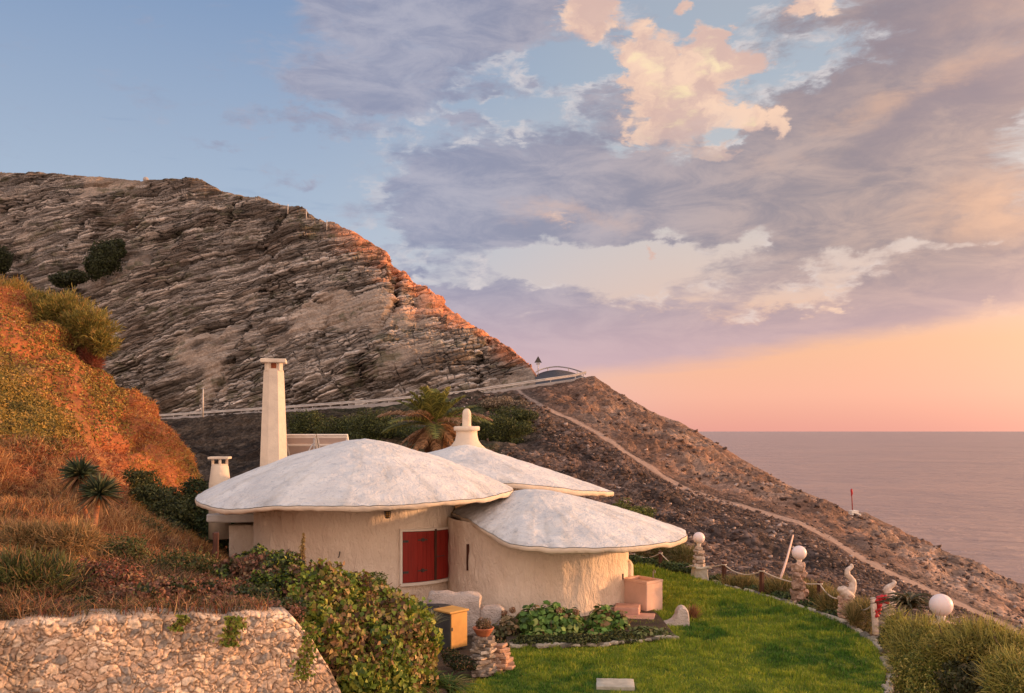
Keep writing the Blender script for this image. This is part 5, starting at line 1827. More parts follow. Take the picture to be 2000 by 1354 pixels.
# ------------------------------------------------------------------ edging stones
def build_edging():
    rg = np.random.default_rng(31)
    protos = []
    for k in range(4):
        V, Fs = bbox((0, 0, 0), (0.26, 0.12, 0.07), 0, 0.025, 2, 0.025, 2, sc=0.08)
        V = V + 0.012 * fbm(V + k * 9, 0.07, 2)[:, None]
        c = pick([(0.34, 0.29, 0.22), (0.22, 0.19, 0.15), (0.42, 0.36, 0.28), (0.16, 0.14, 0.11)], [1] * 4, 1, rg, 0.1)
        protos.append((V, Fs, c))
    used = [None] * 4

    def put(k, loc, rz, sc, label, group):
        if used[k] is None:
            V, Fs, c = protos[k]
            used[k] = mk('edging_stone', V, Fs, M['stone'], smooth=False, tint=np.tile(c, (len(V), 1)))
            o = used[k]
        else:
            o = used[k].copy()
            COL.objects.link(o)
        o.location = loc
        o.rotation_euler = (rg.normal() * 0.06, rg.normal() * 0.06, rz)
        o.scale = (sc, sc * (0.85 + 0.3 * rg.random()), sc)
        return tag(o, label, 'stone', group)
    y = 9.5
    pts = []
    ys = np.linspace(9.0, 23.9, 900)
    xs = lawn_right(ys) + 0.05
    L = np.concatenate([[0], np.cumsum(np.hypot(np.diff(xs), np.diff(ys)))])
    s = 0.0
    i = 0
    while s < L[-1]:
        yy, xx = np.interp(s, L, ys), np.interp(s, L, xs)
        y2, x2 = np.interp(s + 0.1, L, ys), np.interp(s + 0.1, L, xs)
        sc = 0.55 + 0.7 * rg.random()
        if yy > 11.2:
            put(i % 4, (xx + rg.normal() * 0.03, yy, 0.02 + 0.012 * rg.normal()), math.atan2(y2 - yy, x2 - xx) + rg.normal() * 0.12, sc,
                'pale flat edging stone in the curved row along the far side of the lawn', 'edging stones along the lawn')
        s += 0.25 * sc * (1 + (rg.random() < 0.25) * 0.5)
        i += 1
    used[:] = [None] * 4
    # the kerb of the flower bed
    for k in range(24):
        t = k / 23
        x = -0.08 + 3.0 * t + rg.normal() * 0.02
        yy = 15.15 + 0.55 * t + 0.25 * math.sin(t * 3.1) * -1 + rg.normal() * 0.05
        put(k % 4, (x, yy, 0.05 + 0.03 * rg.random()), rg.normal() * 0.25, 0.55 + 0.4 * rg.random(), 'small dark flat stone in the border of the flower bed in front of the house', 'stones round the flower bed')


build_edging()


# ------------------------------------------------------------------ fence of posts and rope, lamps, statues
FP = [((1236, 1078), 25.2, 0.42), ((1290, 1076), 24.2, 0.62), ((1414, 1098), 21.6, 0.60), ((1488, 1110), 20.1, 0.66), ((1601, 1135), 18.8, 0.60)]
FENCE_LAB = ['squat rope fence post half hidden by the eave of the house', 'dark rope fence post left of the first globe lamp', 'dark rope fence post just right of the first globe lamp',
             'dark rope fence post below and left of the middle globe lamp', 'dark rope fence post just left of the S shaped white statue']


def build_fence():
    tops = []
    for k, ((px, py), d, h) in enumerate(FP):
        t = P(px, py, d)
        b = np.array([t[0], t[1], t[2] - h - 0.1])
        root = thing('fence_post', b, FENCE_LAB[k], 'post', 'posts of the rope fence')
        V, Fs = bbox((t[0], t[1], (t[2] + b[2]) / 2), (0.085, 0.085, t[2] - b[2]), R(8 * k), 0.012, 2, 0.006, 2)
        mk('shaft', V, Fs, M['dark_wood'], root, smooth=False)
        V, Fs = tube([t + np.array([0.055 * math.cos(a), 0.055 * math.sin(a), -0.06]) for a in np.linspace(0, TAU, 13)], 0.014, 6, False)
        mk('rope_loop', V, Fs, M['rope'], root)
        tops.append(t - [0, 0, 0.06])
    return tops


TOPS = build_fence()


def build_ropes():
    l1 = P(1372, 1107, 22.3)
    st1 = P(1645, 1168, 17.7)
    st1b = P(1664, 1176, 17.5)
    pole = P(1706, 1179, 15.9)
    far = P(1180, 1068, 26)
    spans = [(far, TOPS[0], 0.10, 'leftmost slack rope of the fence, mostly behind the house'), (TOPS[0], TOPS[1], 0.12, 'slack rope running behind the eave of the right roof to the fence post'),
             (TOPS[1], l1 - [0.1, 0, -0.12], 0.25, 'sagging rope between the fence post and the first globe lamp'),
             (l1, TOPS[2], 0.02, 'short taut rope from the first globe lamp to the fence post right of it'), (TOPS[2], TOPS[3], 0.16, 'sagging rope between the second and third dark posts'),
             (TOPS[3], TOPS[4], 0.10, 'long slack rope passing in front of the middle globe lamp'), (TOPS[4], st1, 0.12, 'sagging rope from the last dark post to the S shaped statue'), (st1b, pole, 0.14, 'rope between the two white statues')]
    for a, b, sag, lab in spans:
        pts = [a + (b - a) * t - np.array([0, 0, 4 * sag * t * (1 - t)]) for t in np.linspace(0, 1, 20)]
        V, Fs = tube(pts, 0.014, 6)
        tag(mk('rope', V, Fs, M['rope'], loc=(a + b) / 2), lab, 'rope', 'ropes of the fence')


build_ropes()


def globe_lamp(px, py, d, rad, label, build):
    c = P(px, py, d)
    root = thing('globe_lamp', (c[0], c[1], 0), label, 'lamp', 'white globe lamps')
    V, Fs = ball(c, rad, 4)
    gl = mk('globe', V, Fs, M['globe'], root)
    V, Fs = lathe(c, [(0.055, -rad - 0.07), (0.05, -rad - 0.02), (0.062, -rad), (0.05, -rad + 0.02)], 16)
    mk('collar', V, Fs, M['white_paint'], root)
    build(root, c, rad)
    return root


def build_lamps():
    rg = np.random.default_rng(41)
    pal = [(0.46, 0.36, 0.29), (0.36, 0.28, 0.23), (0.55, 0.45, 0.37)]

    def b1(root, c, r):
        stack((c[0], c[1]), 6, rg, 'stone', 'stone_shaft', root, 0.155, 0.10, 0.34, c[2] - r - 0.06, tintpal=pal)
        V, Fs = bbox((c[0] + 0.03, c[1], 0.32), (0.42, 0.40, 0.05), 0.3, 0.015, 2, 0.02, 3)
        mk('ledge', V, Fs, M['slab'], root, smooth=False)
        V, Fs = bbox((c[0] + 0.02, c[1], 0.12), (0.40, 0.38, 0.40), 0.1, 0.03, 2, 0.02, 3, taper=0.8)
        mk('foot', V, Fs, M['slab'], root, smooth=False)

    def b2(root, c, r):
        stack((c[0], c[1]), 9, rg, 'stone', 'stone_cairn', root, 0.22, 0.15, -0.9, c[2] - r - 0.06, tintpal=[(0.38, 0.25, 0.19), (0.30, 0.20, 0.15), (0.46, 0.32, 0.25)])

    def b3(root, c, r):
        V, Fs = bbox((c[0], c[1], c[2] - r - 0.09), (0.24, 0.22, 0.04), 0.2, 0.01, 2)
        mk('ledge', V, Fs, M['pink_plaster'], root, smooth=False)
        stack((c[0], c[1]), 9, rg, 'stone', 'stone_cairn', root, 0.20, 0.13, -0.2, c[2] - r - 0.11, tintpal=pal)
    globe_lamp(1365, 1051, 22.2, 0.150, 'globe lamp on a leaning stack of grey slabs at the far end of the lawn', b1)
    globe_lamp(1561, 1080, 19.2, 0.158, 'globe lamp on a brown cairn outside the rope fence, between two dark posts', b2)
    globe_lamp(1838, 1182, 11.9, 0.152, 'nearest and largest looking globe lamp, above the golden shrubs at right', b3)


build_lamps()


def build_statues():
    rg = np.random.default_rng(51)
    d = 17.6
    b = P(1654, 1200, d)
    root = thing('statue', (b[0], b[1], 0), 'white S shaped sculpture on a column of stacked brown slabs behind a tuft of grass', 'statue', 'abstract white statues')
    pl = [(1650, 1168), (1659, 1160), (1665, 1148), (1666, 1137), (1661, 1129), (1655, 1122), (1655, 1115), (1660, 1110), (1664, 1106), (1662, 1102)]
    pts = pchip(np.array([P(x, y, d) for x, y in pl]), np.linspace(0, len(pl) - 1, 40))
    rr = np.interp(np.linspace(0, 1, 40), [0, 0.15, 0.4, 0.6, 0.8, 1], [0.10, 0.085, 0.058, 0.055, 0.045, 0.02])
    A = tube(pts, rr, 14)
    pl = [(1660, 1170), (1653, 1160), (1646, 1153), (1641, 1150), (1639, 1146)]
    pts = pchip(np.array([P(x, y, d - 0.03) for x, y in pl]), np.linspace(0, len(pl) - 1, 16))
    B = tube(pts, np.interp(np.linspace(0, 1, 16), [0, 0.4, 0.8, 1], [0.12, 0.11, 0.07, 0.015]), 12)
    V, Fs = join([A, B])
    mk('figure', V, Fs, M['marble'], root)
    stack((b[0], b[1]), 11, rg, 'stone', 'slab_column', root, 0.17, 0.145, -0.1, P(0, 1160, d)[2], tintpal=[(0.50, 0.30, 0.22), (0.40, 0.24, 0.18), (0.58, 0.38, 0.29)])
    d = 15.8
    b = P(1733, 1220, d)
    root = thing('statue', (b[0], b[1], 0), 'white hook shaped sculpture draped with a red coil, beside the aloe', 'statue', 'abstract white statues')
    pl = [(1722, 1190), (1732, 1182), (1740, 1172), (1741, 1163), (1735, 1157), (1733, 1151), (1738, 1146), (1744, 1142), (1747, 1138), (1744, 1133)]
    pts = pchip(np.array([P(x, y, d) for x, y in pl]), np.linspace(0, len(pl) - 1, 40))
    A = tube(pts, np.interp(np.linspace(0, 1, 40), [0, 0.2, 0.45, 0.7, 0.9, 1], [0.13, 0.12, 0.075, 0.05, 0.035, 0.012]), 14)
    V, Fs = join([A])
    mk('figure', V, Fs, M['marble'], root)
    stack((b[0] - 0.02, b[1]), 10, rg, 'stone', 'slab_column', root, 0.15, 0.13, -0.1, P(0, 1188, d)[2], tintpal=[(0.40, 0.32, 0.26), (0.30, 0.24, 0.2)])
    pl = [(1713, 1206), (1710, 1194), (1710, 1182), (1713, 1172), (1719, 1167), (1727, 1166), (1733, 1170), (1732, 1176), (1725, 1174), (1718, 1178), (1717, 1188), (1716, 1198)]
    pts = pchip(np.array([P(x, y, d - 0.22 + 0.02 * (i % 3)) for i, (x, y) in enumerate(pl)]), np.linspace(0, len(pl) - 1, 60))
    rr = 0.040 + 0.009 * np.sin(np.arange(60) * 1.4)
    V, Fs = tube(pts, rr, 10)
    tag(mk('red_coil', V, Fs, M['red_paint'], loc=P(1718, 1185, d)), 'thick red coil hanging on the shoulder of the hook shaped statue', 'coil')
    V, Fs = bbox(P(1708, 1203, 15.6), (0.09, 0.07, 0.66), 0.2, 0.012, 2, 0.006, 2, tilt=(0, R(-4)))
    tag(mk('pale_post', V, Fs, M['marble'], loc=P(1708, 1233, 15.6)), 'pale pink upright post at the corner of the lawn beside the red coil', 'post')


build_statues()


def build_far_things():
    # wind sock on its white plinth at the cliff edge
    b = P(1667, 1006, 90.5)
    root = thing('windsock', b, 'small red windsock on a thin pole with a white plinth at the cliff edge', 'windsock')
    V, Fs = join([bbox(b + [0, 0, 0.0], (1.2, 0.9, 0.30), 0.2, 0.03, 1), bbox(b + [0, 0, 0.34], (0.8, 0.6, 0.30), 0.2, 0.03, 1)])
    mk('plinth', V, Fs, M['white_paint'], root, smooth=False)
    t = P(1663, 955, 90.5)
    V, Fs = tube([b + [-0.1, 0, 0.4], t], 0.055, 6)
    mk('pole', V, Fs, M['red_wood'], root)
    V, Fs = tube([t + [0, 0, 0.0], t + [0.02, 0, -0.22], t + [0.06, 0, -0.5], t + [-0.02, 0, -0.75]], [0.08, 0.12, 0.10, 0.05], 10)
    mk('sock', V, Fs, M['red_paint'], root)
    # leaning pinkish pole on the scree
    a, c = P(1521, 1142, 27.0), P(1549, 1046, 30.0)
    V, Fs = tube([a, (a + c) / 2 + [0.02, 0, 0], c], [0.045, 0.038, 0.028], 8)
    tag(mk('leaning_pole', V, Fs, M['pink_plaster'], loc=a), 'thin pinkish wooden pole leaning on the slope beyond the fence', 'pole')
    # brown post on the bank
    b = P(420, 1136, 13.2)
    V, Fs = bbox((b[0], b[1], b[2] + 0.33), (0.085, 0.08, 0.84), 0.3, 0.012, 2, 0.012, 4, tilt=(0, R(2)))
    tag(mk('wooden_post', V, Fs, M['dark_wood'], loc=b), 'weathered reddish brown post standing in dry grass at the left of the house', 'post')
    V, Fs = bbox(P(14, 1032, 14.5), (0.50, 0.05, 0.05), 0.1, 0.01, 1)
    tag(mk('rail', V, Fs, M['bark_orange'], loc=P(14, 1032, 14.5)), 'short horizontal wooden rail in the dry grass at the left border', 'rail')
    # boulder on the crest
    V, Fs = ball(P(285, 351, 229), 0.75, 2, 0.2)
    tag(mk('boulder', V, Fs, M['concrete'], loc=P(285, 351, 229)), 'small round pale boulder on the mountain skyline', 'boulder')


build_far_things()


# ------------------------------------------------------------------ plants
def Lm(px, py, d, rx, ry=None, rz=None):
    return (P(px, py, d), (rx, ry or rx, rz or rx))


G_IVY = [(0.13, 0.19, 0.025), (0.22, 0.27, 0.035), (0.05, 0.085, 0.02), (0.36, 0.33, 0.06)]
G_DRY = [(0.26, 0.14, 0.06), (0.44, 0.30, 0.12), (0.10, 0.055, 0.03), (0.24, 0.20, 0.05)]
G_GOLD = [(0.26, 0.24, 0.05), (0.36, 0.31, 0.08), (0.15, 0.16, 0.035), (0.20, 0.14, 0.05)]
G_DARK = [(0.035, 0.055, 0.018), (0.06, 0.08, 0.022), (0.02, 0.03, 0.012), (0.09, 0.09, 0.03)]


def build_ivy():
    bush('ivy_bush', [Lm(640, 1172, 11.6, .42), Lm(605, 1215, 10.9, .38), Lm(690, 1192, 12.0, .42), Lm(690, 1250, 11.2, .55, .5, .5), Lm(745, 1215, 12.0, .42), Lm(775, 1262, 11.5, .5), Lm(812, 1258, 12.1, .33),
                      Lm(725, 1310, 10.9, .5), Lm(795, 1300, 11.6, .35), Lm(650, 1262, 10.5, .34), Lm(700, 1330, 10.4, .36), Lm(755, 1330, 10.9, .42), Lm(640, 1300, 10.3, .2, .2, .3)],
         46000, 0.075, G_IVY, [5, 5, 2, 3], 'large tangled ivy bush spilling over the right end of the stone wall toward the lawn', 'shrub', seed=2,
         aspect=0.75, patch=(G_DRY + G_IVY[:2], [3, 3, 3, 3, 2, 2], 0.35), inner=0.4, rough=0.34, base=0.0, droop=0.7)
    bush('ivy_bush', [Lm(500, 1112, 12.6, .34, .4, .26), Lm(455, 1135, 12.6, .30), Lm(545, 1128, 12.3, .34), Lm(585, 1155, 11.9, .33), Lm(520, 1165, 11.8, .42, .4, .3), Lm(455, 1172, 11.4, .34, .3, .22)],
         26000, 0.055, G_DARK + G_IVY, [3, 3, 2, 2, 2, 2, 1, 1], 'ivy bush with bright green top beside the wooden post, left of the house', 'shrub', seed=3,
         aspect=0.75, patch=([(0.30, 0.13, 0.08), (0.12, 0.07, 0.04), (0.34, 0.22, 0.12)], [2, 3, 1], 0.3), inner=0.4, base=0.9)
    bush('ivy_bush', [Lm(400, 1165, 10.7, .42, .3, .24), Lm(330, 1165, 10.2, .38, .3, .22), Lm(265, 1175, 9.8, .34, .3, .18), Lm(480, 1180, 10.5, .36, .3, .20), Lm(550, 1195, 10.1, .28, .3, .14), Lm(430, 1185, 10.0, .4, .2, .12), Lm(160, 1185, 9.4, .3, .2, .12)],
         24000, 0.042, G_DARK, [3, 3, 2, 2], 'low dark creeper lying along the top of the stone wall', 'creeper', seed=4,
         aspect=0.7, patch=([(0.30, 0.14, 0.09), (0.16, 0.08, 0.05), (0.28, 0.20, 0.10)], [2, 3, 1], 0.22), inner=0.3, base=1.6, stems=False)
    bush('round_shrub', [Lm(722, 1158, 14.0, .36, .36, .28), Lm(745, 1180, 13.8, .28), Lm(690, 1168, 13.8, .24)],
         12000, 0.040, [(0.09, 0.14, 0.02), (0.15, 0.18, 0.03), (0.05, 0.07, 0.015), (0.20, 0.15, 0.05)], [3, 3, 3, 1], 'rounded dense green shrub standing against the wall left of the red shutters', 'shrub', seed=5, aspect=0.6, base=0.3)
    # trailing strands over the face of the stone wall
    rg = np.random.default_rng(12)
    for k, (px, y0, y1) in enumerate([(452, 1205, 1262), (600, 1215, 1330), (352, 1203, 1232)]):
        n = 500
        t = rg.random(n)
        d = np.interp(px, [0, 560], [8.15, 9.2])
        pts = np.array([P(px + 8 * math.sin(6 * a) + rg.normal() * (9 if k < 2 else 5), y0 + (y1 - y0) * a, d - 0.05 - 0.05 * rg.random()) for a in t])
        V, Fq, C = leaves_at(pts, np.tile([0, -1.0, 0.2], (n, 1)), 0.04, pick(G_IVY + G_DRY[:1], [2, 3, 1, 4, 2], n, rg), rg, 0.6, 0.7)
        root = thing('ivy_strand', pts.mean(0), ['yellowing ivy strand hanging down the middle of the stone wall', 'ivy strand hanging down the right end of the stone wall', 'short ivy strand over the coping at the centre left of the stone wall'][k], 'creeper', 'ivy strands on the stone wall')
        mk('foliage', V, Fq, M['leaf'], root, smooth=False, tint=C)
        V, Fs = tube([P(px + 8 * math.sin(6 * a), y0 + (y1 - y0) * a, d - 0.04) for a in np.linspace(0, 1, 12)], 0.006, 5)
        mk('stem', V, Fs, M['bark'], root)


build_ivy()


def strap_plant(name, px, py, d, n, L, w, pal, wts, label, cat, seed, up=0.8, curl=1.6, group=None, lean=0.55):
    """arching strap leaves from one base, each built of six segments"""
    rg = np.random.default_rng(seed)
    b = P(px, py, d)
    root = thing(name, b, label, cat, group)
    S = 7
    az = rg.random(n) * TAU
    el = np.radians(25 + 60 * rg.random(n) ** 0.8) * up / 0.8
    ln = L * (0.65 + 0.45 * rg.random(n))
    Vs, C = [], []
    c = pick(pal, wts, n, rg, 0.2)
    t = np.linspace(0, 1, S)
    for k in range(n):
        h = np.array([math.cos(az[k]), math.sin(az[k]), 0])
        s = np.array([-math.sin(az[k]), math.cos(az[k]), 0])
        r = ln[k] * (math.cos(el[k]) * t + 0.22 * curl * t * t)
        z = ln[k] * (math.sin(el[k]) * t - 0.34 * curl * t ** 2.4)
        ctr = b + h * r[:, None] + np.array([0, 0, 1.0]) * z[:, None] + (rg.normal(size=3) * 0.02)
        ww = w * (1 - t ** 2.5)[:, None] * 0.5 + 0.001
        Vs.append(np.stack([ctr - s * ww + [0, 0, 0.15 * w], ctr, ctr + s * ww + [0, 0, 0.15 * w]], 1).reshape(-1, 3))
        C.append(np.tile(c[k], (S * 3, 1)))
    V = np.concatenate(Vs)
    q = []
    for i in range(S - 1):
        q += [(i * 3, i * 3 + 1, i * 3 + 4, i * 3 + 3), (i * 3 + 1, i * 3 + 2, i * 3 + 5, i * 3 + 4)]
    Fq = (np.arange(n)[:, None, None] * S * 3 + np.array(q)[None]).reshape(-1, 4)
    mk('leaves', V, Fq, M['leaf'], root, smooth=False, tint=np.concatenate(C))
    return root


def build_strap():
    GS = [(0.09, 0.17, 0.03), (0.16, 0.24, 0.05), (0.05, 0.10, 0.025), (0.36, 0.27, 0.10)]
    for k, a in enumerate([(770, 1372, 10.9, 'clump of long strap leaves at the bottom, under the ivy bush'), (845, 1345, 11.7, 'green strap leaved clump between the ivy bush and the lawn'),
                           (800, 1350, 11.4, 'strap leaved clump between two others at the foot of the ivy'), (880, 1352, 12.0, 'yellow tipped strap leaves spilling onto the lawn corner')]):
        strap_plant('strap_plant', a[0], a[1], a[2], 150, 0.42, 0.022, GS, [4, 3, 3, [1, 1, 2, 5][k]], a[3], 'plant', 60 + k, group='strap leaved plants')
    # spiky grass behind the ivy, beside the bin
    strap_plant('spiky_grass', 842, 1225, 13.6, 120, 0.34, 0.012, [(0.30, 0.30, 0.16), (0.18, 0.20, 0.10), (0.40, 0.34, 0.2)], [2, 2, 1], 'grey green spiky tuft in front of the black bin', 'plant', 71, up=1.0, curl=0.7)
    strap_plant('ornamental_grass', 1354, 1212, 17.4, 260, 0.34, 0.008, [(0.30, 0.14, 0.07), (0.20, 0.10, 0.06), (0.36, 0.22, 0.10)], [3, 2, 2], 'wispy reddish dry grass tuft on the lawn behind the curved white kerb', 'plant', 72, up=1.05, curl=0.3)
    strap_plant('ornamental_grass', 1666, 1218, 16.6, 320, 0.50, 0.012, [(0.28, 0.22, 0.09), (0.14, 0.13, 0.05), (0.40, 0.28, 0.12)], [3, 3, 2], 'dense brown green grass tuft at the foot of the S shaped statue', 'plant', 73, up=1.05, curl=0.5)
    # aloe by the second statue
    strap_plant('aloe', 1775, 1188, 13.6, 150, 0.50, 0.050, [(0.16, 0.12, 0.06), (0.10, 0.10, 0.05), (0.26, 0.18, 0.09), (0.07, 0.06, 0.03)], [3, 3, 2, 2], 'large dark aloe rosette with drooping leaves beside the hook shaped statue', 'plant', 74, up=0.75, curl=1.7)
    strap_plant('aloe', 1812, 1222, 12.6, 60, 0.30, 0.035, [(0.16, 0.17, 0.06), (0.30, 0.18, 0.09)], [3, 2], 'smaller aloe in front of the nearest globe lamp', 'plant', 75, up=0.75, curl=1.4)


build_strap()


def big_leaf_bush(name, lumps, n, size, pal, wts, label, seed, heads):
    rg = np.random.default_rng(seed)
    p, nn = lump_points(lumps, n, rg, 0.22, 0.55)
    c = pick(pal, wts, len(p), rg, 0.25)
    m = len(p)
    nn2 = unit(nn + 0.45 * rg.normal(size=(m, 3)) + [0, 0, 0.5])
    t = unit(np.cross(nn2, rg.normal(size=(m, 3))) + nn * 0.5 + [0, 0, -0.35])
    nn2 = unit(nn2 - t * (nn2 * t).sum(1)[:, None])
    s = np.cross(nn2, t)
    L = (size * (0.6 + 0.7 * rg.random(m)))[:, None]
    prof = [(0, 0, 0), (0.25, 0.30, 0.05), (0.6, 0.34, 0.04), (1.0, 0, -0.16), (0.6, -0.34, 0.04), (0.25, -0.30, 0.05), (0.5, 0, -0.03)]
    V = np.stack([p + t * L * (a - 0.5) + s * L * b + nn2 * L * z for a, b, z in prof], 1).reshape(-1, 3)
    tri = np.array([(0, 1, 6), (1, 2, 6), (2, 3, 6), (3, 4, 6), (4, 5, 6), (5, 0, 6)])
    Fq = (np.arange(m)[:, None, None] * 7 + tri[None]).reshape(-1, 3)
    b = np.array([l[0] for l in lumps]).mean(0)
    b[2] = 0
    root = thing(name, b, label, 'plant', 'hydrangeas in front of the house')
    mk('foliage', V, Fq, M['leaf'], root, smooth=True, tint=np.repeat(c, 7, 0))
    st = []
    for cc, r in lumps:
        for k in range(7):
            e = np.array(cc) + rg.normal(size=3) * np.array(r) * 0.45
            st.append(tube([(e[0] * 0.6 + cc[0] * 0.4, e[1] * 0.6 + cc[1] * 0.4, 0), e], [0.012, 0.006], 5))
    V, Fs = join(st)
    mk('stem', V, Fs, M['bark'], root)
    for hx, hy, hd in heads:
        q = P(hx, hy, hd)
        pp = q + unit(rg.normal(size=(260, 3))) * 0.055 * (0.7 + 0.4 * rg.random((260, 1)))
        V, Fq, C = leaves_at(pp, unit(pp - q), 0.026, pick([(0.42, 0.24, 0.14), (0.26, 0.14, 0.09), (0.50, 0.34, 0.22)], [1, 1, 1], 260, rg), rg, 0, 0.9)
        mk('flower_head', V, Fq, M['dry'], root, smooth=False, tint=C)
    return root


def build_bed():
    GH = [(0.11, 0.21, 0.04), (0.17, 0.30, 0.06), (0.06, 0.11, 0.03), (0.28, 0.33, 0.09), (0.30, 0.18, 0.08)]
    # soil of the bed
    V, Fs = [], []
    n = 40
    for i in range(n):
        t = i / (n - 1)
        x = -0.1 + 3.05 * t
        yf = 15.15 + 0.55 * t - 0.25 * math.sin(t * 3.1)
        for y, z in ((yf, 0.03), (yf + 0.1, 0.09), (yf + 0.9, 0.10), (19.0, 0.05)):
            V.append((x, y, z))
    V = np.array(V)
    V[:, 2] += 0.02 * fbm(V, 0.3, 3, 8)
    Fs = [(i * 4 + k, (i + 1) * 4 + k, (i + 1) * 4 + k + 1, i * 4 + k + 1) for i in range(n - 1) for k in range(3)]
    tag(mk('flower_bed', V, Fs, M['soil']), kind='structure')
    big_leaf_bush('hydrangea', [Lm(1040, 1214, 16.0, .28, .3, .27), Lm(1078, 1210, 16.1, .30, .3, .28), Lm(1115, 1222, 16.1, .24, .3, .27), Lm(1070, 1246, 15.6, .50, .2, .15)], 1700, 0.125, GH, [4, 4, 3, 2, 0.6], 'broad green hydrangea in the middle of the flower bed, widest of the row', 81,
                  [(1092, 1193, 15.9), (1125, 1196, 16.0), (1065, 1240, 15.7)])
    big_leaf_bush('hydrangea', [Lm(1175, 1214, 16.4, .25, .3, .26), Lm(1205, 1222, 16.4, .22, .25, .26), Lm(1175, 1244, 15.9, .35, .2, .15)], 1250, 0.12, GH, [4, 4, 3, 2, 1.5], 'hydrangea with a brown flower head by the right corner of the wall', 82, [(1214, 1200, 16.3), (1187, 1196, 16.3)])
    big_leaf_bush('hydrangea', [Lm(990, 1228, 15.9, .20, .25, .22), Lm(968, 1240, 15.9, .16)], 330, 0.095, [(0.15, 0.15, 0.06), (0.26, 0.19, 0.10), (0.09, 0.08, 0.035), (0.32, 0.22, 0.12)], [3, 3, 2, 2], 'half withered hydrangea at the left end of the flower bed behind the stone pillar', 83, [(1001, 1192, 15.9), (985, 1198, 15.9)])
    big_leaf_bush('hydrangea', [Lm(1252, 1238, 15.8, .22, .22, .13), Lm(1285, 1240, 15.9, .22, .2, .12), Lm(1308, 1245, 15.9, .12, .15, .08)], 620, 0.085, [(0.10, 0.14, 0.04), (0.17, 0.19, 0.07), (0.07, 0.08, 0.03)], [3, 3, 3], 'low leafy plant at the right end of the flower bed below the pink steps', 84, [])
    bush('low_plant', [Lm(1130, 1250, 15.3, .5, .2, .09), Lm(1050, 1252, 15.3, .45, .2, .09), Lm(1215, 1246, 15.6, .40, .25, .10), Lm(1280, 1250, 15.75, .3, .2, .08)], 9000, 0.05, G_DARK + [(0.16, 0.17, 0.05)], [2, 2, 2, 2, 3], 'low dark trailing plants along the front of the flower bed', 'plant', seed=85, stems=False, base=0.0)
    bush('low_plant', [Lm(905, 1296, 13.6, .25, .2, .10), Lm(880, 1280, 14.0, .15, .15, .10), Lm(975, 1262, 14.6, .18, .15, .10)], 2600, 0.04, G_DARK + [(0.26, 0.14, 0.08)], [2, 2, 3, 2, 2], 'scrubby dark ground plants around the foot of the stone pillar', 'plant', seed=86, stems=False, base=0.0)


build_bed()


def build_yucca():
    rg = np.random.default_rng(91)
    b = P(180, 1066, 13.6)
    root = thing('yucca', b, 'yucca with two spiky heads on orange brown trunks on the left bank', 'yucca')
    h1, h2 = P(194, 966, 14.0), P(157, 928, 14.3)
    for pts, r in (([b, P(184, 1030, 13.7), P(190, 985, 14.0), h1], [0.05, 0.042, 0.04, 0.045]), ([b + [-0.03, 0.05, 0], P(170, 1010, 14.3), P(160, 965, 14.3), h2], [0.045, 0.036, 0.034, 0.04])):
        V, Fs = tube(pchip(np.array(pts), np.linspace(0, 3, 14)), np.interp(np.linspace(0, 3, 14), range(4), r), 9)
        V = V + 0.006 * fbm(V, 0.05, 2)[:, None]
        mk('trunk', V, Fs, M['bark_orange'], root)
    for c, R_, n in ((h1, 0.43, 300), (h2, 0.42, 280)):
        d = unit(rg.normal(size=(n, 3)) * [1, 1, 0.85] + [0, 0, 0.25])
        s = unit(np.cross(d, rg.normal(size=(n, 3))))
        L = (R_ * (0.75 + 0.3 * rg.random(n)))[:, None]
        lo = (d[:, 2] < -0.1)
        c_ = pick([(0.05, 0.075, 0.04), (0.10, 0.12, 0.055), (0.03, 0.04, 0.025), (0.20, 0.18, 0.08)], [4, 3, 3, 1], n, rg)
        c_[lo] = pick([(0.34, 0.18, 0.08), (0.20, 0.11, 0.06), (0.12, 0.09, 0.05)], [2, 2, 2], lo.sum(), rg)
        sag = np.array([0, 0, -1.0]) * L * 0.12
        V = np.stack([c + s * 0.012, c - s * 0.012, c + d * L * .5 - s * 0.019, c + d * L * .5 + s * 0.019, c + d * L + sag], 1).reshape(-1, 3)
        i = np.arange(n)[:, None] * 5
        Fq = np.concatenate([i + np.array([0, 1, 2]), i + np.array([0, 2, 3]), i + np.array([3, 2, 4])])
        mk('leaf_head', V, Fq, M['leaf'], root, smooth=False, tint=np.repeat(c_, 5, 0))


build_yucca()


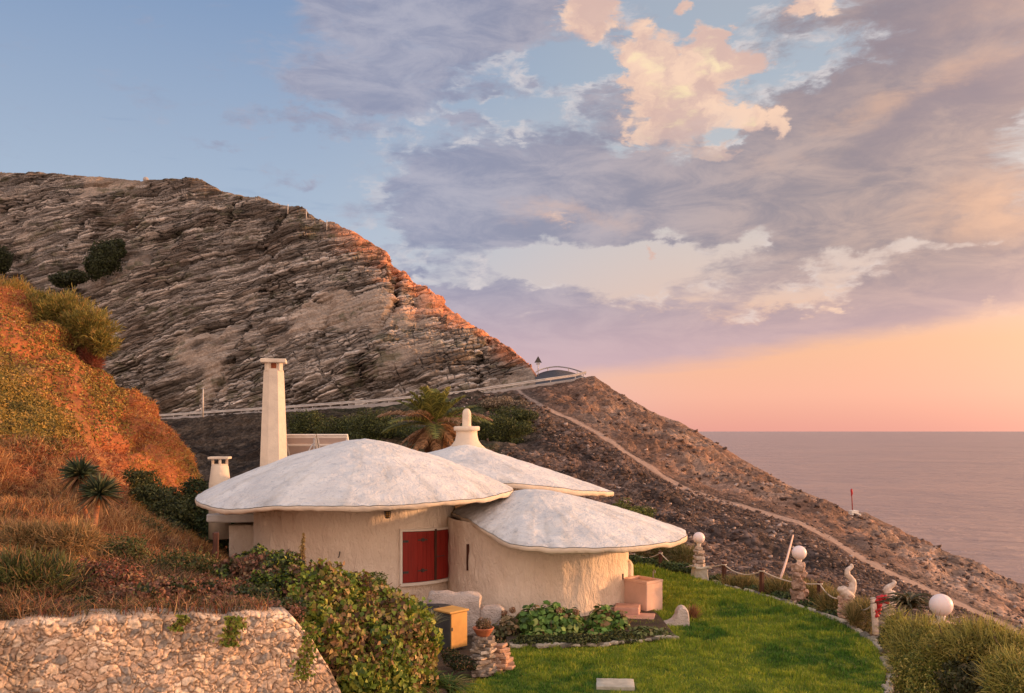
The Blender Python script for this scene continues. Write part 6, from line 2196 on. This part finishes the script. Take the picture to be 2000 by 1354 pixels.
def build_palm():
    rg = np.random.default_rng(95)
    d0 = 33.0
    c = P(848, 832, d0)
    root = thing('palm_tree', (c[0], c[1], -0.8), 'squat date palm with green upper and withered brown lower fronds behind the rear roof', 'palm')
    V, Fs = tube([(c[0], c[1], -1.0), (c[0], c[1], 1.8), c - [0, 0, 0.25], c + [0, 0, 0.15]], [0.38, 0.33, 0.36, 0.20], 16)
    V = V + 0.05 * fbm(V, 0.15, 2)[:, None]
    mk('trunk', V, Fs, M['bark'], root)

    def frond(az, el, L, droop, pal, rg):
        S = 22
        t = np.linspace(0, 1, S)
        h = np.array([math.cos(az), math.sin(az), 0])
        r = L * (math.cos(el) * t + 0.10 * droop * t ** 2)
        z = L * (math.sin(el) * t - 0.5 * droop * t ** 2.2)
        q = c + h * r[:, None] + np.array([0, 0, 1.0]) * z[:, None]
        tg = unit(np.gradient(q, axis=0))
        sd = np.array([-math.sin(az), math.cos(az), 0])
        up = np.cross(tg, sd)
        up *= np.sign(up[:, 2:3] + 1e-6)
        Vs, C = [], []
        N = 46
        tt = np.linspace(0.16, 0.99, N)
        for sg in (-1, 1):
            p = np.stack([np.interp(tt, t, q[:, j]) for j in range(3)], 1)
            g = np.stack([np.interp(tt, t, tg[:, j]) for j in range(3)], 1)
            u = np.stack([np.interp(tt, t, up[:, j]) for j in range(3)], 1)
            ll = (0.44 * np.sin(np.pi * np.clip(tt * 0.92 + 0.06, 0, 1)) ** 0.6 + 0.05)[:, None] * L / 1.9
            dr = unit(sd * sg * 0.9 + g * 0.75 + u * 0.40 + 0.10 * rg.normal(size=(N, 3)))
            e = p + dr * ll + np.array([0, 0, -1.0]) * ll * 0.25 * (1 + droop)
            m = (p + dr * ll * 0.55)
            w = 0.022
            Vs.append(np.stack([p - g * w, p + g * w, m + g * w * 0.9, m - g * w * 0.9, e], 1).reshape(-1, 3))
            C.append(np.repeat(pick(pal, [1] * len(pal), N, rg, 0.25), 5, 0))
        V = np.concatenate(Vs)
        i = np.arange(2 * N)[:, None] * 5
        Fq = np.concatenate([i + np.array([0, 1, 2]), i + np.array([0, 2, 3]), i + np.array([3, 2, 4])])
        tv, tf = tube(q, np.linspace(0.030, 0.008, S), 5)
        tf = np.array([f for f in tf if len(f) == 4])
        tri = np.concatenate([tf[:, [0, 1, 2]], tf[:, [0, 2, 3]]]) + len(V)
        return np.concatenate([V, tv]), np.concatenate([Fq, tri]), np.concatenate(C + [np.tile(np.array(pal[0]) * 1.3, (len(tv), 1))])
    green = [(0.17, 0.18, 0.04), (0.28, 0.27, 0.07), (0.09, 0.10, 0.03)]
    brown = [(0.36, 0.20, 0.10), (0.48, 0.28, 0.15), (0.22, 0.12, 0.06)]
    fr = []
    for k in range(22):
        fr.append((TAU * k / 22 * 2.6 + rg.random() * 0.3, R(35 + 50 * (k / 22)), 1.65 + 0.25 * rg.random(), 0.30 + 0.25 * rg.random(), green, 'frond', None))
    for k in range(12):
        fr.append((TAU * k / 12 + rg.random() * 0.4, R(8 + 24 * rg.random()), 2.25, 0.55 + 0.3 * rg.random(), green if k % 2 else brown, 'frond', None))
    for k in range(20):
        fr.append((TAU * k / 20 + rg.random() * 0.3, R(-45 + 45 * rg.random()), 1.25, 0.6, brown, 'dead_frond', None))
    for az, el, L, dr, pal, nm, _ in fr:
        V, Fq, C = frond(az, el, L, dr, pal, rg)
        mk(nm, V, Fq, M['leaf'], root, smooth=False, tint=C)


build_palm()


def build_shrubs():
    rg_b = np.random.default_rng(77)
    # dark bushes between the bank and the house
    bush('dark_shrub', [Lm(300, 985, 23.5, .75, .6, .55), Lm(350, 1010, 22.5, .7, .6, .5), Lm(270, 950, 24.5, .5), Lm(320, 1045, 21.5, .5, .5, .35)], 26000, 0.075,
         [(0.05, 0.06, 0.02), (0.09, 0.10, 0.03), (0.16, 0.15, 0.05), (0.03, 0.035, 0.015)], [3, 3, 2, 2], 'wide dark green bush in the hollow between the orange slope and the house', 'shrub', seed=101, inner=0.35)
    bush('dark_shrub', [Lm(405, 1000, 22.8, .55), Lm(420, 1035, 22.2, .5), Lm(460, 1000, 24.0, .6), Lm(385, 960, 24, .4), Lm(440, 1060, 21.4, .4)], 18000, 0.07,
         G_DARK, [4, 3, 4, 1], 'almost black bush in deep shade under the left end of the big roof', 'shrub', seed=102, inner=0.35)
    # scrub scattered over the lower bank
    labs = ['dark green scrub patch in the dry grass below the yucca', 'reddish leafy scrub in the middle of the bank, above the stone wall', 'grey green scrub at the left border above the stone wall',
            'dark scrub with red leaves just left of the creeper on the wall', 'olive scrub in the dry grass left of the wooden post', 'pale straw coloured tuft under the horizontal rail', 'dark green scrub between the yucca and the shaded bush']
    for k, (px, py, d, r) in enumerate([(245, 1085, 13.4, .42), (205, 1125, 11.4, .36), (40, 1140, 10.2, .42), (245, 1150, 10.5, .34), (355, 1112, 12.9, .42), (60, 1060, 12.4, .34), (262, 1040, 17.2, .5)]):
        pal = [[(0.08, 0.10, 0.03), (0.14, 0.14, 0.04), (0.04, 0.05, 0.02), (0.28, 0.16, 0.07)], [(0.28, 0.09, 0.06), (0.14, 0.07, 0.04), (0.36, 0.20, 0.10), (0.06, 0.05, 0.02)]][1 if k in (1, 3) else 0]
        if k == 5:
            pal = [(0.46, 0.28, 0.12), (0.34, 0.20, 0.09), (0.20, 0.15, 0.06), (0.12, 0.10, 0.04)]
        bush('bank_scrub', [Lm(px + rg_b.normal() * 22, py + rg_b.normal() * 8, d, r * (0.6 + 0.5 * rg_b.random()), r * .8, r * 0.6) for j in range(4)], 7500, 0.045, pal, [3, 3, 2, 1.5],
             labs[k], 'shrub', 'scrub on the lower bank', seed=151 + k, inner=0.2, rough=0.6, stems=False, blades=(0.16, 0.010) if k in (2, 5) else None)
    # broom bushes on the crest of the left slope
    bush('crest_shrub', [Lm(120, 618, 33.6, .95, .8, .62), Lm(175, 645, 33.2, .75, .7, .62), Lm(75, 600, 33.8, .6, .6, .45), Lm(195, 668, 33.0, .45)], 24000, 0.10,
         [(0.22, 0.19, 0.04), (0.32, 0.25, 0.06), (0.12, 0.12, 0.03), (0.36, 0.22, 0.07)], [4, 3, 3, 2], 'olive gold bush overhanging the bare orange edge of the slope', 'shrub', seed=103, blades=(0.19, 0.024), inner=0.3, rough=0.7)
    bush('crest_shrub', [Lm(18, 575, 34.2, .8, .7, .40), Lm(-40, 560, 34.2, .8, .7, .45)], 9000, 0.10,
         [(0.30, 0.22, 0.05), (0.22, 0.18, 0.04), (0.36, 0.20, 0.06)], [4, 3, 3], 'golden bush on the crest of the slope at the left border', 'shrub', seed=104, blades=(0.19, 0.024), inner=0.3, rough=0.7)
    bush('dry_shrub', [Lm(178, 706, 33.2, .35, .35, .40), Lm(150, 680, 33.3, .35)], 5000, 0.06,
         [(0.30, 0.08, 0.05), (0.18, 0.06, 0.04), (0.40, 0.18, 0.10)], [4, 3, 2], 'dry reddish bush hanging under the olive gold one', 'shrub', seed=105, blades=(0.26, 0.012), inner=0.2)
    # bushes on the mountain
    bush('mountain_bush', [Lm(205, 505, 190, 3.2, 2.5, 3.4), Lm(225, 488, 192, 2.4, 2, 2.0), Lm(185, 522, 188, 2.0, 2, 2.4)], 9000, 0.55,
         [(0.04, 0.05, 0.02), (0.06, 0.07, 0.025), (0.025, 0.03, 0.012)], [3, 3, 2], 'dark round bush on the layered rock face, largest one there', 'shrub', 'bushes on the mountain', seed=106, inner=0.3)
    bush('mountain_bush', [Lm(128, 548, 186, 3.0, 2.5, 1.5), Lm(150, 542, 186, 2.0, 2, 1.3)], 5000, 0.5,
         [(0.04, 0.045, 0.02), (0.05, 0.06, 0.02), (0.025, 0.03, 0.012)], [3, 3, 2], 'low dark bush below and left of the largest mountain bush', 'shrub', 'bushes on the mountain', seed=107, inner=0.3)
    bush('mountain_bush', [Lm(0, 510, 190, 2.2, 2, 2.8)], 3500, 0.5,
         [(0.04, 0.045, 0.02), (0.05, 0.06, 0.02), (0.025, 0.03, 0.012)], [3, 3, 2], 'dark bush cut by the left border of the picture, on the rock face', 'shrub', 'bushes on the mountain', seed=108, inner=0.3)
    # green growth under the road
    rg = np.random.default_rng(110)
    lab = ['olive bush under the guardrail just right of the tall chimney', 'green bush below the road between chimney and palm', 'dark green bush directly left of the palm crown', 'dark green bush right of the palm crown',
           'green bush right of the white roof knob', 'rightmost green bush below the start of the footpath', 'pale dry bush just under the road end of the footpath']
    for k, (px, py, d, r) in enumerate([(600, 830, 92, 2.0), (665, 832, 88, 2.2), (740, 830, 84, 2.2), (905, 835, 84, 2.0), (965, 835, 84, 2.4), (1005, 820, 88, 1.9), (985, 790, 104, 1.6)]):
        pal = [(0.07, 0.085, 0.025), (0.12, 0.13, 0.035), (0.035, 0.045, 0.015)] if k != 6 else [(0.26, 0.20, 0.14), (0.16, 0.12, 0.08), (0.36, 0.28, 0.2)]
        bush('slope_bush', [Lm(px + rg.normal() * 12, py + rg.normal() * 6, d, r * (0.7 + 0.4 * rg.random()), r * .7, r * 0.55) for j in range(2)] + [Lm(px + rg.normal() * 30, py + 12 + rg.normal() * 14, d - 1, r * (0.3 + 0.5 * rg.random()), r * .5, r * (0.2 + 0.3 * rg.random())) for j in range(4)],
             6500, 0.22, pal, [3, 2, 3], lab[k], 'shrub', 'bushes under the road', seed=111 + k, inner=0.25, stems=False)
    # right foreground
    pal = [(0.34, 0.29, 0.055), (0.20, 0.22, 0.04), (0.48, 0.38, 0.10), (0.09, 0.11, 0.025)]
    bush('golden_shrub', [Lm(1810, 1262, 10.9, .32, .35, .24), Lm(1782, 1290, 10.7, .22, .3, .26), Lm(1830, 1310, 10.2, .30, .35, .3), Lm(1795, 1350, 9.9, .26, .3, .30), Lm(1850, 1360, 9.6, .3, .3, .28), Lm(1752, 1240, 11.6, .15, .2, .26), Lm(1880, 1300, 9.9, .2, .2, .3), Lm(1840, 1250, 11.2, .16, .2, .14)], 52000, 0.040, pal, [3, 3, 2, 3],
         'golden green feathery shrub at the bottom, nearest to the lawn edge', 'shrub', 'golden shrubs in the right corner', seed=121, inner=0.3, base=-0.3, aspect=0.35, droop=-0.5, rough=0.6)
    bush('golden_shrub', [Lm(1920, 1262, 9.6, .34, .35, .18), Lm(1870, 1268, 9.9, .24, .3, .18), Lm(1975, 1285, 9.3, .30, .3, .20), Lm(2040, 1300, 9.2, .3, .3, .22)], 36000, 0.040, [(0.36, 0.29, 0.06), (0.22, 0.19, 0.04), (0.46, 0.33, 0.09), (0.10, 0.10, 0.03)], [3, 3, 2, 2],
         'golden shrub below the nearest globe lamp, reaching the right border', 'shrub', 'golden shrubs in the right corner', seed=122, inner=0.3, base=-0.3, aspect=0.35, droop=-0.5, rough=0.6)
    bush('golden_shrub', [Lm(1985, 1345, 8.2, .22, .3, .24), Lm(2050, 1350, 8.2, .3, .3, .28)], 18000, 0.040, pal, [3, 3, 2, 3],
         'yellow green shrub in the bottom right corner', 'shrub', 'golden shrubs in the right corner', seed=123, inner=0.3, base=-0.3, aspect=0.35, droop=-0.5, rough=0.6)
    # feathery sprigs standing out of the golden shrubs
    for k, (lmp, lab) in enumerate([([Lm(1810, 1258, 10.9, .30, .35, .24), Lm(1782, 1290, 10.7, .22, .3, .26), Lm(1840, 1320, 10.1, .26, .3, .3), Lm(1752, 1238, 11.6, .12, .2, .24)], 'feathery pale sprigs standing up out of the shrub nearest the lawn edge'),
                                   ([Lm(1920, 1258, 9.6, .32, .35, .18), Lm(1985, 1285, 9.3, .30, .3, .20), Lm(1870, 1270, 9.9, .2, .3, .16), Lm(1985, 1340, 8.2, .2, .3, .24)], 'feathery golden sprigs standing up out of the shrubs at the right border')]):
        bush('sprigs', lmp, 5200, 0.04, [(0.44, 0.36, 0.09), (0.30, 0.28, 0.06), (0.18, 0.17, 0.05)], [3, 3, 2], lab, 'shrub', 'sprigs in the right corner', seed=171 + k, blades=(0.17, 0.006), inner=0.8, base=-0.3, stems=False)
    bush('shade_shrub', [Lm(1910, 1350, 9.3, .36, .35, .30), Lm(1900, 1310, 9.8, .28)], 9000, 0.05, [(0.05, 0.055, 0.02), (0.09, 0.08, 0.03), (0.16, 0.12, 0.06)], [3, 3, 1],
         'dark hollow bush between the golden shrubs in the right corner', 'shrub', seed=124, inner=0.2, base=-0.3)
    bush('dark_creeper', [Lm(1742, 1222, 15.2, .10, .12, .16), Lm(1735, 1250, 14.6, .14, .15, .16)], 3000, 0.04, G_DARK, [3, 3, 3, 1], 'narrow dark creeper climbing the column of the hook shaped statue', 'creeper', seed=125, base=0)
    # planting between lawn edge and rope
    labs = ['low dark green plant at the far corner of the lawn behind the eave', 'dark glossy plant at the foot of the first globe lamp', 'low plant bordering the lawn right of the first globe lamp', 'low plant bordering the lawn under the second rope span',
            'low dark plant bordering the lawn before the middle globe lamp', 'low leafy plant bordering the lawn near the last dark post', 'leafy plant bordering the lawn beside the S shaped statue']
    for k, (px, py, d, r) in enumerate([(1262, 1100, 24.6, .32), (1333, 1112, 23.0, .26), (1430, 1138, 22.0, .26), (1500, 1160, 20.6, .24), (1548, 1172, 19.6, .24), (1600, 1190, 18.7, .22), (1640, 1208, 17.9, .2)]):
        bush('border_plant', [Lm(px, py, d, r * 1.3, .22, .14), Lm(px + 26, py + 6, d - 0.3, r, .2, .12), Lm(px - 24, py - 6, d + 0.3, r, .2, .12)], 2600, 0.055, [(0.05, 0.08, 0.025), (0.09, 0.14, 0.04), (0.03, 0.045, 0.018), (0.16, 0.18, 0.06)], [3, 3, 2, 1.5],
             labs[k], 'plant', 'plants bordering the lawn', seed=131 + k, stems=False, aspect=0.7, base=0)
    bush('slope_bush', [Lm(1230, 1010, 36, .5, .6, .35), Lm(1250, 1003, 38, .6, .6, .3), Lm(1215, 1000, 38, .5)], 5000, 0.09, [(0.12, 0.15, 0.03), (0.20, 0.21, 0.05), (0.06, 0.07, 0.02)], [3, 2, 2],
         'yellow green bush just above the right eave of the house', 'shrub', 'bushes under the road', seed=141, inner=0.3)
    bush('fence_scrub', [Lm(1310, 1082, 25.5, .45, .3, .25), Lm(1270, 1075, 26, .4, .3, .25), Lm(1340, 1090, 25, .3, .3, .2)], 6000, 0.05, [(0.12, 0.13, 0.04), (0.20, 0.17, 0.07), (0.08, 0.09, 0.03), (0.30, 0.22, 0.10)], [3, 3, 2, 1],
         'straggly weeds behind the rope between the eave and the first globe lamp', 'shrub', seed=142, blades=(0.26, 0.010), base=-0.2, stems=False)
    bush('fence_scrub', [Lm(1450, 1150, 21.4, .5, .3, .2), Lm(1530, 1158, 20.4, .5, .3, .2), Lm(1590, 1168, 19.6, .4, .3, .2), Lm(1630, 1185, 18.4, .3, .3, .2), Lm(1690, 1205, 16.8, .25, .3, .22)], 11000, 0.05, [(0.28, 0.22, 0.07), (0.16, 0.15, 0.05), (0.38, 0.26, 0.10), (0.10, 0.10, 0.04)], [3, 3, 2, 2],
         'dry yellow grass and weeds behind the rope from the middle lamp to the statues', 'shrub', seed=143, blades=(0.24, 0.010), base=-0.2, stems=False)
    # tall dried flower stalk in front of the wall
    b = P(588, 1132, 12.6)
    t = P(593, 1042, 12.6)
    root = thing('flower_stalk', b, 'tall dried flower stalk rising from the ivy against the cream wall', 'plant')
    V, Fs = tube([b, (b + t) / 2 + [0.01, 0, 0], t], [0.008, 0.007, 0.004], 6)
    mk('stem', V, Fs, M['bark'], root)
    n = 420
    s = rg.random(n) ** 0.8
    pts = b + (t - b) * (0.25 + 0.75 * s)[:, None] + rg.normal(size=(n, 3)) * (0.030 * (1.15 - s))[:, None]
    V, Fq, C = leaves_at(pts, rg.normal(size=(n, 3)), 0.040, pick([(0.34, 0.22, 0.08), (0.22, 0.15, 0.06), (0.42, 0.30, 0.12)], [1, 1, 1], n, rg), rg, -0.6, 0.35)
    mk('dry_leaf', V, Fq, M['dry'], root, smooth=False, tint=C)


build_shrubs()
